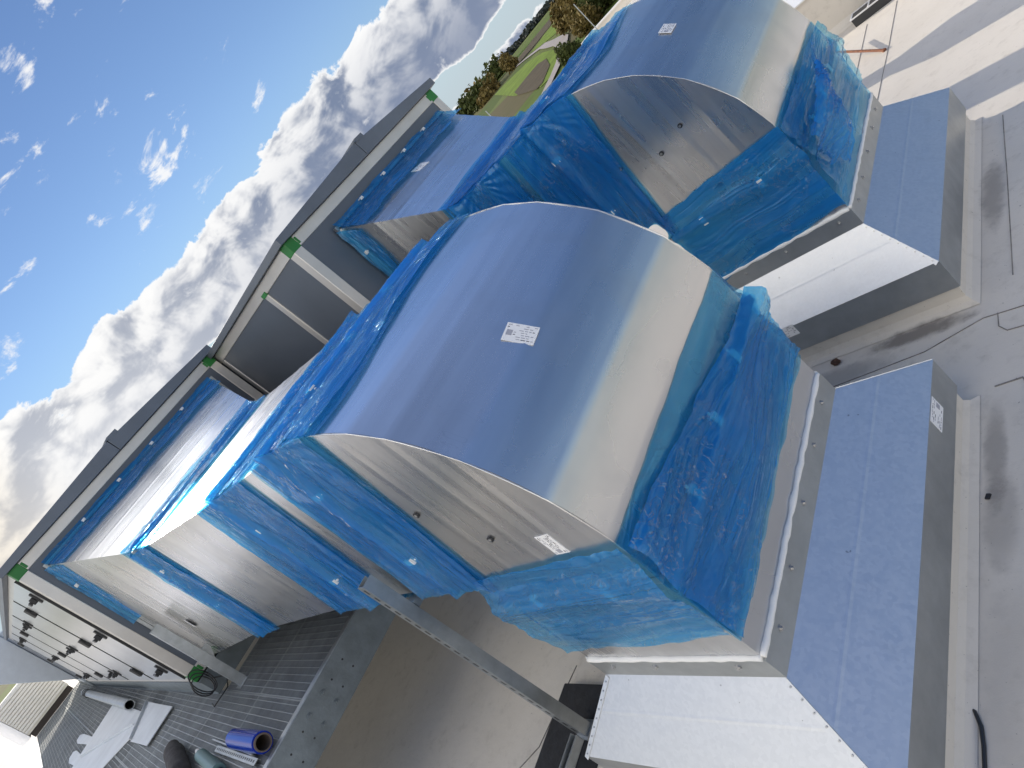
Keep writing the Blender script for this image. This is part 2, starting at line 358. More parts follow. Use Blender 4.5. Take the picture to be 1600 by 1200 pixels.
# ---------------------------------------------------------------- labels (paper with printing)
def label_part(parent, c, ex, ey, n, name='label', code=True):
    """ex, ey: half-extent vectors; n: outward normal; printed lines stand proud of the paper by a hair"""
    c, ex, ey, n = map(Vector, (c, ex, ey, n)); m = MB()
    m.obox(c, ex, ey, n * .0012)
    rr = random.Random(int(abs(c.x * 97 + c.y * 31 + c.z * 11) * 100))
    def ink(u0, u1, v0, v1, mi):
        m.obox(c + ex * ((u0 + u1) / 2) + ey * ((v0 + v1) / 2) + n * .0016, ex * ((u1 - u0) / 2), ey * ((v1 - v0) / 2), n * .0006, mi)
    if code: ink(-.86, -.50, -.38, .22, 2)                       # grey field where a code is printed
    for k in range(7):
        v = .78 - k * .25
        u = -.42 if abs(v) < .5 else -.9
        while u < .85:
            l = rr.uniform(.08, .30)
            if rr.random() < .62: ink(u, min(u + l, .92), v - .035, v + .035, 2 if rr.random() < .6 else 1)
            u += l + .07
    return m.build(name, [PAPER, INK, INKG], parent)

# ---------------------------------------------------------------- ventilation ducts
def bead_stations(sts, beads):
    """sts: (x, y0, y1, z0, z1) going to -x; put a small stiffening bead at each fraction between them"""
    out = []
    for a, b in zip(sts[:-1], sts[1:]):
        out.append((*a, 0))
        L = abs(a[0] - b[0])
        for k in range(1, beads + 1):
            t = k / (beads + 1)
            for dt, off in ((-.05, 0), (0, .002), (.05, 0)):
                q = [lerp(p, s2, t + dt / L) for p, s2 in zip(a, b)]; out.append((*q, off))
    out.append((*sts[-1], 0)); return out
def rect_ring(x, y0, y1, z0, z1, o=0):
    return [(x, y0 - o, z0 - o), (x, y1 + o, z0 - o), (x, y1 + o, z1 + o), (x, y0 - o, z1 + o)]
def flange_x(parent, x, y0, y1, z0, z1, p=.034, w=.02):
    m = MB()
    m.box(x - w, x + w, y0 - p, y1 + p, z1 + .001, z1 + p); m.box(x - w, x + w, y0 - p, y1 + p, z0 - p, z0 - .001)
    m.box(x - w, x + w, y0 - p, y0 - .001, z0 - .001, z1 + .001); m.box(x - w, x + w, y1 + .001, y1 + p, z0 - .001, z1 + .001)
    return m.build('flange', STEEL, parent)
def flange_z(parent, z, x0, x1, y0, y1, p=.034, w=.02):
    m = MB()
    m.box(x1 + .001, x1 + p, y0 - p, y1 + p, z - w, z + w); m.box(x0 - p, x0 - .001, y0 - p, y1 + p, z - w, z + w)
    m.box(x0 - .001, x1 + .001, y0 - p, y0 - .001, z - w, z + w); m.box(x0 - .001, x1 + .001, y1 + .001, y1 + p, z - w, z + w)
    return m.build('flange', STEEL, parent)
def clamp(parent, c, a, b, n):
    """G-clamp on a flange: two jaws and a screw stub. a: across the flange, b: along it, n: outward"""
    c, a, b, n = map(Vector, (c, a, b, n)); m = MB()
    m.obox(c + n * .007, a * .034, b * .020, n * .006)
    m.obox(c + a * .029 - n * .006, a * .008, b * .020, n * .012); m.obox(c - a * .029 - n * .006, a * .008, b * .020, n * .012)
    m.tube([c + a * .037 - n * .008, c + a * .052 - n * .008], .008, 8)
    return m.build('clamp', CLIPM, parent, bevel=.002)
def plug(parent, x, y, z):
    m = MB(); m.tube([(x, y + .002, z), (x, y - .010, z)], .017, 14); m.tube([(x, y - .0101, z), (x, y - .016, z)], .009, 10, 1)
    return m.build('plug', [BLACK, SCREW], parent)

class Patch:
    """film draped over a duct face: grid of points pushed outwards by tenting over the flange and by wrinkles"""
    def __init__(s): s.mb = MB()
    def grid(s, pos, nu, nv, Lu, Lv, nrm, flange=None, seed=0., amp=1., loose=0., ragged=(.02, .02), corner=None, tent=.044, tw=.075, push0=None, push1=None, mi=0, under=None):
        if under:             # a single winding that reaches a little beyond the others
            e = under / Lv
            s.grid(lambda u, v: pos(u, lerp(-e, 1 + e, v)), max(8, nu // 2), max(8, nv // 2), Lu, Lv * (1 + 2 * e), lambda u, v: nrm(u, min(1, max(0, lerp(-e, 1 + e, v)))),
                   (lambda u, v, p: flange(u, v, p) + .002) if flange else None, seed + 40, amp * .25, 0, (.012, .012), None, tent - .005, tw, push0, push1, 1)
        vs, uvs = [], []
        for j in range(nv + 1):
            for i in range(nu + 1):
                u, v = i / nu, j / nv
                uu = u * Lu
                lo = ragged[0] * (nz(uu * 2.5, seed, 1.) + .5 * nz(uu * 9, seed, 4.)); hi = ragged[1] * (nz(uu * 2.5, seed, 7.) + .5 * nz(uu * 9, seed, 9.))
                v2 = v + (1 - v) * lo / Lv + v * hi / Lv
                p = Vector(pos(u, v2)); n = Vector(nrm(u, v2)); vv = v2 * Lv
                d = .006
                fd = flange(u, v2, p) if flange else 9.
                if fd < tw: d += tent * (1 - fd / tw) ** 1.25
                k = math.exp(-(fd / .16) ** 2) if flange else .4
                edge = min(1., 6 * min(v, 1 - v) + .35)
                wv = ridge(uu * 1.3 + seed, vv * 17 + 1.6 * nz(uu * 1.5, vv * 2, seed)) * .010 + ridge(uu * 1.2 + seed, vv * 5, 3.) * .016
                wv += (.05 + .6 * k) * .005 * ridge(uu * 9 + seed, vv * 15, seed + 5)
                wv += k * .003 * ridge(uu * 27, vv * 31, seed + 2)
                if corner:
                    for cu, cv in corner:                                # pleats fanning out of a corner where the film is gathered
                        ddx, ddy = uu - cu, vv - cv; r = math.hypot(ddx, ddy); th = math.atan2(ddy, ddx)
                        wv += .026 * math.exp(-r / .30) * (min(r / .05, 1)) * (.5 + .5 * nz(th * 5 + seed, r * 2, 3.)) * (.5 + .5 * math.sin(th * 23 + 5 * nz(th * 2, seed)))
                if loose: wv += loose * max(0., nz(uu * 1.4 + seed, vv * 2.2, 8.) + .25) * edge
                td = d
                d += amp * wv * .8
                q = p + n * d
                if push0 is not None: q += Vector(push0) * td * max(0., 1 - uu / .10)
                if push1 is not None: q += Vector(push1) * td * max(0., 1 - (Lu - uu) / .10)
                vs.append(q); uvs.append((uu + seed * 3.1, vv + seed * 1.7))
        fs = [(j * (nu + 1) + i, j * (nu + 1) + i + 1, (j + 1) * (nu + 1) + i + 1, (j + 1) * (nu + 1) + i) for j in range(nv) for i in range(nu)]
        k = len(fs) // 2; f = fs[k]; nn = (vs[f[1]] - vs[f[0]]).cross(vs[f[3]] - vs[f[0]])
        if nn.dot(Vector(nrm(.5, .5))) < 0: fs = [tuple(reversed(f)) for f in fs]
        s.mb.add(vs, fs, mi, uvs)
    def build(s, parent, name='film'): return s.mb.build(name, [FILM, FILM1], parent, smooth=True)
RES = .014
def quad(P00, P10, P01, P11):
    a, b, c, d = map(Vector, (P00, P10, P01, P11))
    return lambda u, v: (a.lerp(b, u)).lerp(c.lerp(d, u), v)
def gridn(Lu, Lv): return max(2, int(Lu / RES)), max(2, int(Lv / RES))

def make_duct(Y0, Y1, dz, trans, label, seed):
    """elbow end of a duct; trans: the sections running back to the air handling unit"""
    XB, XA = .9, -.21                         # front and back of the vertical leg
    ZT, ZB, Z5 = 1.95 + dz, .79 + dz, .60 + dz
    X4, X3 = -.45, -1.57
    cx, cz, RO = -.27, .78 + dz, 1.17
    root = empty('ventilation_duct', ((XA + XB) / 2, (Y0 + Y1) / 2, 0), label, 'duct', 'ventilation ducts curving down to the roof')
    def zt(x): return ZT if x <= cx else cz + math.sqrt(max(0., RO * RO - (x - cx) ** 2))
    def zb(x): return ZB if x <= XA - .05 else (Z5 if x >= XA else ZB - .05 + math.sqrt(max(0, .05 ** 2 - (x - XA + .05) ** 2)) - .0)
    # outer shell of the elbow: profile in xz, with faint press-brake creases
    prof = [(X4, ZT), (cx, ZT)]; N = 72
    cre = [0] + [int(N * f) for f in (.13, .31, .42, .60, .80, .95)] + [N]
    for k in range(1, N + 1):
        a = math.pi / 2 * (1 - k / N); i0 = max(c for c in cre if c <= k - (k == N)); i1 = min(c for c in cre if c > i0); r = RO + (.0012 if k in cre[1:-1] else 0) - .0050 * math.sin(math.pi * (k - i0) / (i1 - i0)) * (i1 - i0) / 14
        prof.append((cx + r * math.cos(a), cz + r * math.sin(a)))
    prof.append((XB, Z5))
    m = MB(); m.loft([[(x, Y0, z) for x, z in prof], [(x, Y1, z) for x, z in prof]], cap=False, closed=False)
    inner = [(X4, ZB), (XA - .05, ZB)] + [(XA - .05 + .05 * math.sin(t * math.pi / 12), ZB - .05 + .05 * math.cos(t * math.pi / 12)) for t in range(1, 7)] + [(XA, Z5)]
    m.loft([[(x, Y0, z) for x, z in inner], [(x, Y1, z) for x, z in inner]], cap=False, closed=False)
    o = m.build('elbow_shell', SHEET, root, smooth=25)
    for side, Y in ((-1, Y0), (1, Y1)):
        m = MB(); xs = set([X4, cx, XA - .05, XA])
        x = X4
        while x < XB:
            if all(abs(x - b) > .047 for b in [-.12, .13, .40, .62]): xs.add(round(x, 4))
            x += .02
        for k in range(24):
            q = round(cx + RO * math.sin(math.pi / 2 * k / 24), 4)
            if q > .66: xs.add(q)
        beads = [-.12, .13, .40, .62]
        for b in beads: xs.update((b - .045, b, b + .045))
        xs = sorted(t for t in xs if X4 <= t < XB - .002) + [XB - .0005]
        last = None; vs, fs = [], []
        for x in xs:
            o2 = .0017 if any(abs(x - b) < .001 for b in beads) else .0
            z0 = zb(x) if x > XA - .05 else ZB
            for z in (z0, zt(x) - .0): vs.append((x, Y + side * o2, z))
        for i in range(len(xs) - 1): fs.append((2 * i, 2 * i + 2, 2 * i + 3, 2 * i + 1))
        m.add(vs, fs); m.build('elbow_cheek', SHEET, root)
        # folded lock seam round the rim of the cheek
        rim = [(x, Y + side * .004, z) for x, z in prof[:-1]]
        m = MB(); m.tube(rim, .0035, 6); m.build('rim_seam', SHEET, root, smooth=True)
    m = MB(); m.loft([[(XA, Y0, z), (XB, Y0, z), (XB, Y1, z), (XA, Y1, z)] for z in (Z5 - .002, .01)], cap=False)
    m.build('vertical_leg', SHEET, root)
    # horizontal sections
    st = [(X4, Y0, Y1, ZB, ZT), (X3, Y0, Y1, ZB, ZT)]
    m = MB(); m.loft([rect_ring(*s) for s in bead_stations(st, 3)], cap=False); m.build('straight_section', SHEET, root)
    flange_x(root, X4, Y0, Y1, ZB, ZT); flange_x(root, X3, Y0, Y1, ZB, ZT); flange_z(root, Z5, XA, XB, Y0, Y1)
    prev = st[1]
    for t in trans:
        m = MB(); m.loft([rect_ring(*s) for s in bead_stations([prev, t], 5)], cap=False); m.build('tapered_section', SHEET, root)
        flange_x(root, *t); prev = t
    # clamps on the flanges
    for z in (ZT - .30, ZB + .28):
        clamp(root, (X4, Y0 - .034, z), (1, 0, 0), (0, 0, 1), (0, -1, 0)); clamp(root, (X3, Y0 - .034, z), (1, 0, 0), (0, 0, 1), (0, -1, 0))
    for y in (Y0 + .4, (Y0 + Y1) / 2, Y1 - .4):
        clamp(root, (XB + .034, y, Z5), (0, 0, 1), (0, 1, 0), (1, 0, 0))
        clamp(root, (X4, y, ZT + .034), (1, 0, 0), (0, 1, 0), (0, 0, 1))
    for x in (XA + .3, XB - .3): clamp(root, (x, Y0 - .034, Z5), (0, 0, 1), (1, 0, 0), (0, -1, 0))
    # ---- film round joint 4 (start of the elbow)
    W = Y1 - Y0
    def onprof(s):        # arc length from joint 4 along the top
        x = X4 + s
        if x <= cx: return (x, ZT, 0., 1.)
        a = math.pi / 2 - (x - cx) / RO
        return (cx + RO * math.cos(a), cz + RO * math.sin(a), math.cos(a), math.sin(a))
    P = Patch()
    s0, s1 = -.34, .45
    def pos(u, v):
        x, z, _, _ = onprof(lerp(s0, s1 + .06 * math.sin(u * 5 + seed), v)); return (x, lerp(Y0 - .01, Y1 + .01, u), z)
    def nrm(u, v):
        _, _, a, b = onprof(lerp(s0, s1, v)); return (a, 0, b)
    P.grid(pos, *gridn(W, s1 - s0), W, s1 - s0, nrm, lambda u, v, p: abs(p.x - X4), seed, 1.1, .015, under=.05, ragged=(.012, .012), push0=(0, -1, 0), push1=(0, 1, 0))
    xl = lambda t: lerp(-.89, -.77, t); xr = lambda t: lerp(-.19, -.015, t)
    H = ZT - ZB
    def pos(u, v):
        x = lerp(xl(u), xr(u), v); z0 = zb(x) if x > XA - .05 else ZB
        if x < XA: z0 -= (.05 if seed < 5 else .006) + .02 * nz(x * 9, seed)
        return (x, Y0, lerp(z0, zt(x) + .01, u))
    P.grid(pos, *gridn(H, .75), H, .75, lambda u, v: (0, -1, 0), lambda u, v, p: abs(p.x - X4), seed + 2, 1.0, 0, under=.04, ragged=(.012, .012), corner=[(H, .42)], push1=(0, 0, 1))
    P.grid(lambda u, v: (lerp(-.85, -.24 if seed < 5 else -.50, v), lerp(Y0, Y1, u), ZB - .03), *gridn(W * .5, .4), W, .6, lambda u, v: (0, 0, -1), None, seed + 3, 1.5)
    P.grid(lambda u, v: (lerp(-.83, -.1, v), Y1, lerp(ZB, ZT if lerp(-.83, -.1, v) < cx else zt(lerp(-.83, -.1, v)), u)), 40, 24, H, .7, lambda u, v: (0, 1, 0), lambda u, v, p: abs(p.x - X4), seed + 4, .8)
    P.build(root)
    # ---- film round joint 3
    P = Patch(); xa3, xb3 = (-1.96, -1.04) if not trans[1:] == [] else (-1.70, -.86)
    t3 = trans[0]
    def sec(x):           # rectangle of the duct at x
        if x >= X3: return (Y0, Y1, ZB, ZT)
        k = (X3 - x) / (X3 - t3[0]); return tuple(lerp(p, q, k) for p, q in zip((Y0, Y1, ZB, ZT), t3[1:]))
    L = xb3 - xa3
    P.grid(lambda u, v: (lerp(xa3, xb3, v), lerp(sec(lerp(xa3, xb3, v))[0] - .01, sec(lerp(xa3, xb3, v))[1], u), sec(lerp(xa3, xb3, v))[3]),
           *gridn(W, L), W, L, lambda u, v: (0, 0, 1), lambda u, v, p: abs(p.x - X3), seed + 5, 1.1, .012, under=.05, ragged=(.025, .02), push0=(0, -1, 0), push1=(0, 1, 0))
    xl3 = lambda t: lerp(-2.07, xa3, t) if trans[1:] else lerp(-1.78, -1.66, t)
    xr3 = lambda t: lerp(-1.22, xb3, t) if trans[1:] else lerp(-.98, -.85, t)
    def pos(u, v):
        x = lerp(xl3(u), xr3(u), v); q = sec(x); return (x, q[0], lerp(q[2] - .03, q[3] + .01, u))
    P.grid(pos, *gridn(H, L), H, L, lambda u, v: (0, -1, 0), lambda u, v, p: abs(p.x - X3), seed + 6, 1.1, 0, under=.05, ragged=(.02, .015), corner=[(H, .45)], push1=(0, 0, 1))
    P.grid(lambda u, v: (lerp(xa3, xb3, v), lerp(Y0, Y1, u), ZB - .02), *gridn(W * .4, L * .6), W, L, lambda u, v: (0, 0, -1), None, seed + 7, 1.2)
    P.build(root)
    # ---- film round joint 5 (foot of the elbow)
    P = Patch()
    far = seed > 5
    zlo, zhi = (.18, .84 + dz) if not far else (.03, .84 + dz)
    L5 = zhi - zlo
    def posf(u, v):
        lo = lerp(zlo, zlo + .03, u) if not far else lerp(.10, .16, u)
        z = lerp(lo, zhi - (.0 if far else .16) * min(1, u * 1.3), v)
        if z <= cz: return (XB, lerp(Y0 - .006, Y1 + .006, u), z)
        a = math.asin(min(1., (z - cz) / RO)); return (cx + RO * math.cos(a), lerp(Y0 - .006, Y1 + .006, u), z)
    P.grid(posf, *gridn(W, L5), W, L5, lambda u, v: (1, 0, 0), lambda u, v, p: abs(p.z - Z5), seed + 8, 1.5, .07 if not far else .04, ragged=(.03, .015), corner=[(0., L5 * .62), (W, L5 * .6)], tw=.16, push0=(0, -1, 0), push1=(0, 1, 0), mi=1 if far else 0)
    def posg(u, v):      # first single winding, reaching a little further both ways
        z = lerp(zlo - (.03 if not far else 0), zhi + .02, v)
        if z <= cz: return (XB - .003, lerp(Y0 - .004, Y1 + .004, u), z)
        a = math.asin(min(1., (z - cz) / RO)); return (cx + (RO - .003) * math.cos(a), lerp(Y0 - .004, Y1 + .004, u), z)
    P.grid(posg, int(W / .03), 24, W, L5, lambda u, v: (1, 0, 0), lambda u, v, p: abs(p.z - Z5), seed + 31, .3, 0, ragged=(.03, .01), tw=.14, tent=.036, push0=(0, -1, 0), push1=(0, 1, 0), mi=1)
    if far:               # a spare flap of film bunched on the front
        def posl(u, v):
            y = Y0 + lerp(.02, 1.0, u) * (.25 + .75 * v) ; z = Z5 + lerp(-.30, .30, v) * (.35 + .65 * u) - .04
            return (XB + .045 + .05 * math.sin(u * 3.1) * v, y, z)
        P.grid(posl, 70, 50, 1.0, .6, lambda u, v: (1, 0, .1), None, seed + 20, 2.4, .10, ragged=(.06, .06), corner=[(0., .3), (.6, .5)])
    zls, zhs = (.17, .83 + dz) if not far else (.02, .80 + dz)
    WX = XB - XA
    def poss(u, v):
        x = lerp(XA - .03 - .08 * (1 - abs(2 * v - 1)), XB + .006, u) if not far else lerp(XA, XB + .006, u)
        top = lerp(.80 + dz, .86 + dz, u); lo = lerp(zls - .04, zls + .03, u)
        return (x, Y0, lerp(lo, top, v))
    P.grid(poss, *gridn(WX, zhs - zls), WX, zhs - zls, lambda u, v: (0, -1, 0), lambda u, v, p: abs(p.z - Z5), seed + 9, 1.1 if not far else .55, .03 if not far else .0, ragged=(.03, .02), corner=[(WX, .42), (0., .42)], tw=.14, push1=(1, 0, 0))
    P.grid(lambda u, v: (XA, lerp(Y0, Y1, u), lerp(.2, Z5 + .1, v)), 60, 30, W, .5, lambda u, v: (-1, 0, 0), lambda u, v, p: abs(p.z - Z5), seed + 11, 1.)
    P.grid(lambda u, v: (lerp(XA, XB, u), Y1, lerp(zls + .05, zhs, v)), 60, 40, WX, zhs - zls, lambda u, v: (0, 1, 0), lambda u, v, p: abs(p.z - Z5), seed + 12, 1.3, .05, corner=[(WX, .4)])
    P.build(root)
    # ---- film on the tapered sections
    prev = st[1]
    for k, t in enumerate(trans):
        q0, q1 = prev, t
        def rec(x, q0=q0, q1=q1):
            f = (x - q0[0]) / (q1[0] - q0[0]); return tuple(lerp(a, b, f) for a, b in zip(q0[1:], q1[1:]))
        last = (k == len(trans) - 1)
        P = Patch()
        if last:
            xa_, xb_ = t[0] + .005, t[0] + (.52 if trans[1:] else .36)
            L = xb_ - xa_; Wt = t[2] - t[1]
            P.grid(lambda u, v: (lerp(xa_, xb_ + .1 * u, v), lerp(rec(lerp(xa_, xb_, v))[0] - .01, rec(lerp(xa_, xb_, v))[1], u), rec(lerp(xa_, xb_, v))[3]),
                   *gridn(Wt, L), Wt, L, lambda u, v: (0, 0, 1), lambda u, v, p: abs(p.x - t[0]), seed + 13, 1.1, .01, ragged=(0, .06))
            zz = .45 if trans[1:] else 0.
            P.grid(lambda u, v: (lerp(xa_, lerp(xa_ + .14 * (1 - zz) + .30 * zz, xb_ - .1, u), v), rec(lerp(xa_, xb_, v))[0], lerp(lerp(rec(xa_)[2], rec(xa_)[3], zz), rec(lerp(xa_, xb_, v))[3], u)),
                   60, 40, 1.2, L, lambda u, v: (0, -1, 0), lambda u, v, p: abs(p.x - t[0]), seed + 14, 1.1, 0, ragged=(.0, .06), corner=[(1.2, .05)])
            for z in (t[4] - .35, t[3] + .55): clamp(root, (t[0] + .03, t[1] - .034, z), (1, 0, 0), (0, 0, 1), (0, -1, 0))
            for f in (.2, .4, .6, .8): clamp(root, (t[0] + .03, lerp(t[1], t[2], f), t[4] + .034), (1, 0, 0), (0, 1, 0), (0, 0, 1))
        else:
            nx = trans[k + 1]
            def rec2(x, q0=q0, q1=q1, nx=nx):
                if x >= q1[0]: f = (x - q0[0]) / (q1[0] - q0[0]); return tuple(lerp(a, b, f) for a, b in zip(q0[1:], q1[1:]))
                f = (x - q1[0]) / (nx[0] - q1[0]); return tuple(lerp(a, b, f) for a, b in zip(q1[1:], nx[1:]))
            xa_, xb_ = t[0] - .30, t[0] + .28; L = xb_ - xa_; Wt = t[2] - t[1]
            P.grid(lambda u, v: (lerp(xa_ - .2 * u * (1 - u), xb_, v), lerp(rec2(lerp(xa_, xb_, v))[0] - .01, rec2(lerp(xa_, xb_, v))[1], u), rec2(lerp(xa_, xb_, v))[3]),
                   *gridn(Wt, L), Wt, L, lambda u, v: (0, 0, 1), lambda u, v, p: abs(p.x - t[0]), seed + 15, 1.1, .01, under=.05, ragged=(.06, .03))
            Ht = t[4] - t[3]
            P.grid(lambda u, v: (lerp(xa_ + .05, xb_, v), rec2(lerp(xa_, xb_, v))[0], lerp(rec2(lerp(xa_, xb_, v))[2] - .03, rec2(lerp(xa_, xb_, v))[3] + .01, u)),
                   *gridn(Ht, L), Ht, L, lambda u, v: (0, -1, 0), lambda u, v, p: abs(p.x - t[0]), seed + 16, 1.1, 0, under=.05, ragged=(.025, .02), corner=[(Ht, .4)])
            for z in (t[4] - .25, t[3] + .45): clamp(root, (t[0], t[1] - .034, z), (1, 0, 0), (0, 0, 1), (0, -1, 0))
        P.build(root); prev = t
    return root
XA_, XB_ = -6.0, -3.0            # faces of the two air handling units
d1 = make_duct(0., 1.6, 0., [(-3.6, -.16, 1.45, .86, 2.09), (XA_ + .03, -.34, 2.34, .74, 2.66)], 'near silver duct, blue film on five joints, elbow dropping into the near roof hood', 1.)
d2 = make_duct(3.14, 4.68, -.085, [(XB_ + .03, 3.20, 5.50, .95, 2.55)], 'far silver duct with bunched blue film hanging on the front of its elbow', 6.)
label_part(d1, (.6545, .672, 1.505), (.044, .010, -.056), (.003, .048, .006), (.79, 0, .617))
plug(d1, .013, 0., 1.31); plug(d1, .275, 0., 1.045)
plug(d2, .20, 3.14, 1.10); plug(d2, .44, 3.14, 1.17); plug(d2, -.12, 3.14, 1.20); plug(d2, .35, 3.14, .66)
label_part(d1, (.58, -.003, .925), (.0, 0, .0645), (.045, 0, 0), (0, -1, 0))
label_part(d2, (.478, 3.826, 1.601), (0, .074, 0), (-.034, 0, .031), (.64, 0, .77))
label_part(d2, (-2.52, 4.165, 2.332), (.02, .075, -.01), (-.06, .01, .029), (.44, 0, .90))
label_part(d1, (-4.9, -.262, 1.25), (.0, 0, .06), (.13, -.01, 0), (-.05, -1, 0), code=False)

# ---------------------------------------------------------------- roof hoods (insulated curbs under the ducts)
def make_hood(Y0, Y1, label, lab):
    XA, XB = -.21, .9
    xf, xk = 1.245, -.575; yf0, yf1 = Y0 - .335, Y1 + .345
    zc, zs, zk = -.135, -.44, -.675
    root = empty('roof_hood', ((xf + xk) / 2, (yf0 + yf1) / 2, ZR), label, 'roof hood', 'sheet metal roof hoods under the ducts')
    e = .012
    m = MB(); m.loft([[(XA - e, Y0 - e, z), (XB + e, Y0 - e, z), (XB + e, Y1 + e, z), (XA - e, Y1 + e, z)] for z in (zc, .0)], cap=False)
    m.loft([[(XA - e, Y0 - e, 0), (XB + e, Y0 - e, 0), (XB + e, Y1 + e, 0), (XA - e, Y1 + e, 0)], [(XA - .001, Y0 - .001, .002), (XB + .001, Y0 - .001, .002), (XB + .001, Y1 + .001, .002), (XA - .001, Y1 + .001, .002)]], cap=False)
    m.build('collar', COLLAR, root)
    a = [(XA - e, Y0 - e, zc), (XB + e, Y0 - e, zc), (XB + e, Y1 + e, zc), (XA - e, Y1 + e, zc)]
    b = [(xk, yf0, zs), (xf, yf0, zs), (xf, yf1, zs), (xk, yf1, zs)]
    for i in range(4):
        j = (i + 1) % 4; m = MB()
        # each sloped panel is two sheets with a shallow fold between them
        A0, A1, B0, B1 = map(Vector, (a[i], a[j], b[i], b[j])); n = (A1 - A0).cross(B0 - A0).normalized()
        if n.z < 0: n = -n
        rows = [(0, 0), (.40, 0), (.43, .0009), (.46, 0), (1, 0)]
        vs = []
        for t, o in rows: vs += [A0.lerp(B0, t) + n * o, A1.lerp(B1, t) + n * o]
        m.add(vs, [(2 * r, 2 * r + 1, 2 * r + 3, 2 * r + 2) for r in range(len(rows) - 1)]); m.build('sloped_panel', HOOD, root)
    m = MB(); m.loft([[(x, y, z) for x, y, _ in b] for z in (zs, zk)], cap=False)
    m.loft([[(x, y, zk) for x, y, _ in b], [(x + (.02 if x < 0 else -.02), y + (.02 if y < Y0 else -.02), zk) for x, y, _ in b]], cap=False)
    m.build('skirt', COLLAR, root)
    # folded strips with rivets along the hips
    for i in range(4):
        m = MB()
        A, B = Vector(a[i]), Vector(b[i]); d = (B - A); side = Vector((0, 1 if i in (0, 1) else -1, 0)) if False else None
        jn = Vector(a[(i + 1) % 4]) - A if i in (0, 2) else Vector(a[(i - 1) % 4]) - A
        jn = jn.normalized(); nn = d.cross(jn).normalized()
        if nn.z < 0: nn = -nn
        t = (jn - d * (jn.dot(d) / d.dot(d))).normalized()
        m.obox(A.lerp(B, .5) + t * .014 + nn * .003, d * .5, t * .014, nn * .002)
        for k in range(9):
            c = A.lerp(B, .06 + k * .11) + t * .014 + nn * .005; m.tube([c, c + nn * .004], .005, 8, 1)
        m.build('hip_strip', [HOOD, SCREW], root)
    # bead of white sealant where the duct enters the collar
    m = MB(); c4 = [(XA, Y0), (XB, Y0), (XB, Y1), (XA, Y1)]
    off = .006
    for i in range(4):
        (x0, y0), (x1, y1) = c4[i], c4[(i + 1) % 4]
        ox, oy = (0, -off) if i == 0 else (off, 0) if i == 1 else (0, off) if i == 2 else (-off, 0)
        L = math.hypot(x1 - x0, y1 - y0); k = int(L / .02)
        pts = [(lerp(x0, x1, q / k) + ox, lerp(y0, y1, q / k) + oy, .012 + .006 * nz(q * .35, i * 5., Y0)) for q in range(k + 1)]
        m.tube(pts, [.015 + .006 * nz(q * .22, i * 7., Y0 + 3) for q in range(k + 1)], 8)
    m.build('sealant_bead', WHITE, root, smooth=True)
    def screw(x, y, z, nx, ny):
        s = MB(); s.tube([(x, y, z), (x + nx * .006, y + ny * .006, z)], .015, 12); s.tube([(x + nx * .006, y + ny * .006, z), (x + nx * .014, y + ny * .014, z)], .009, 6)
        s.build('screw', SCREW, root)
    for f in (.1, .28, .5, .72, .9): screw(XB + e, lerp(Y0, Y1, f), -.05, 1, 0)
    for f in (.12, .40, .85) if Y0 < 1 else (.2, .52, .9): screw(lerp(XA, XB, f), Y0 - e, -.05, 0, -1)
    label_part(root, *lab)
    # membrane-clad upstand that carries the hood, with a cant at its foot
    return root
make_hood(0., 1.6, 'near galvanised roof hood with stained left slope and paper label on its front skirt', ((1.2465, 1.595, -.50), (0, -.085, 0), (0, 0, .052), (1, 0, 0)))
make_hood(3.14, 4.68, 'far galvanised roof hood, paper label at the edge of its left slope', ((.10, 2.8035, -.475), (.10, 0, 0), (0, 0, .05), (0, -1, 0)))
for (Y0, Y1, lab) in ((0., 1.6, 'low membrane clad upstand under the near roof hood'), (3.14, 4.68, 'low membrane clad upstand under the far roof hood')):
    m = MB(); x0, x1, y0, y1 = -.555, 1.225, Y0 - .315, Y1 + .325
    k = .03
    m.loft([[(x0 - a, y0 - a, z), (x1 + a, y0 - a, z), (x1 + a, y1 + a, z), (x0 - a, y1 + a, z)] for a, z in ((0, -.68), (0, ZR + .06), (.02, ZR + .025), (.06, ZR + .004))], cap=False)
    tag(m.build('roof_upstand', ROOF), lab, 'upstand', 'upstands under the roof hoods')

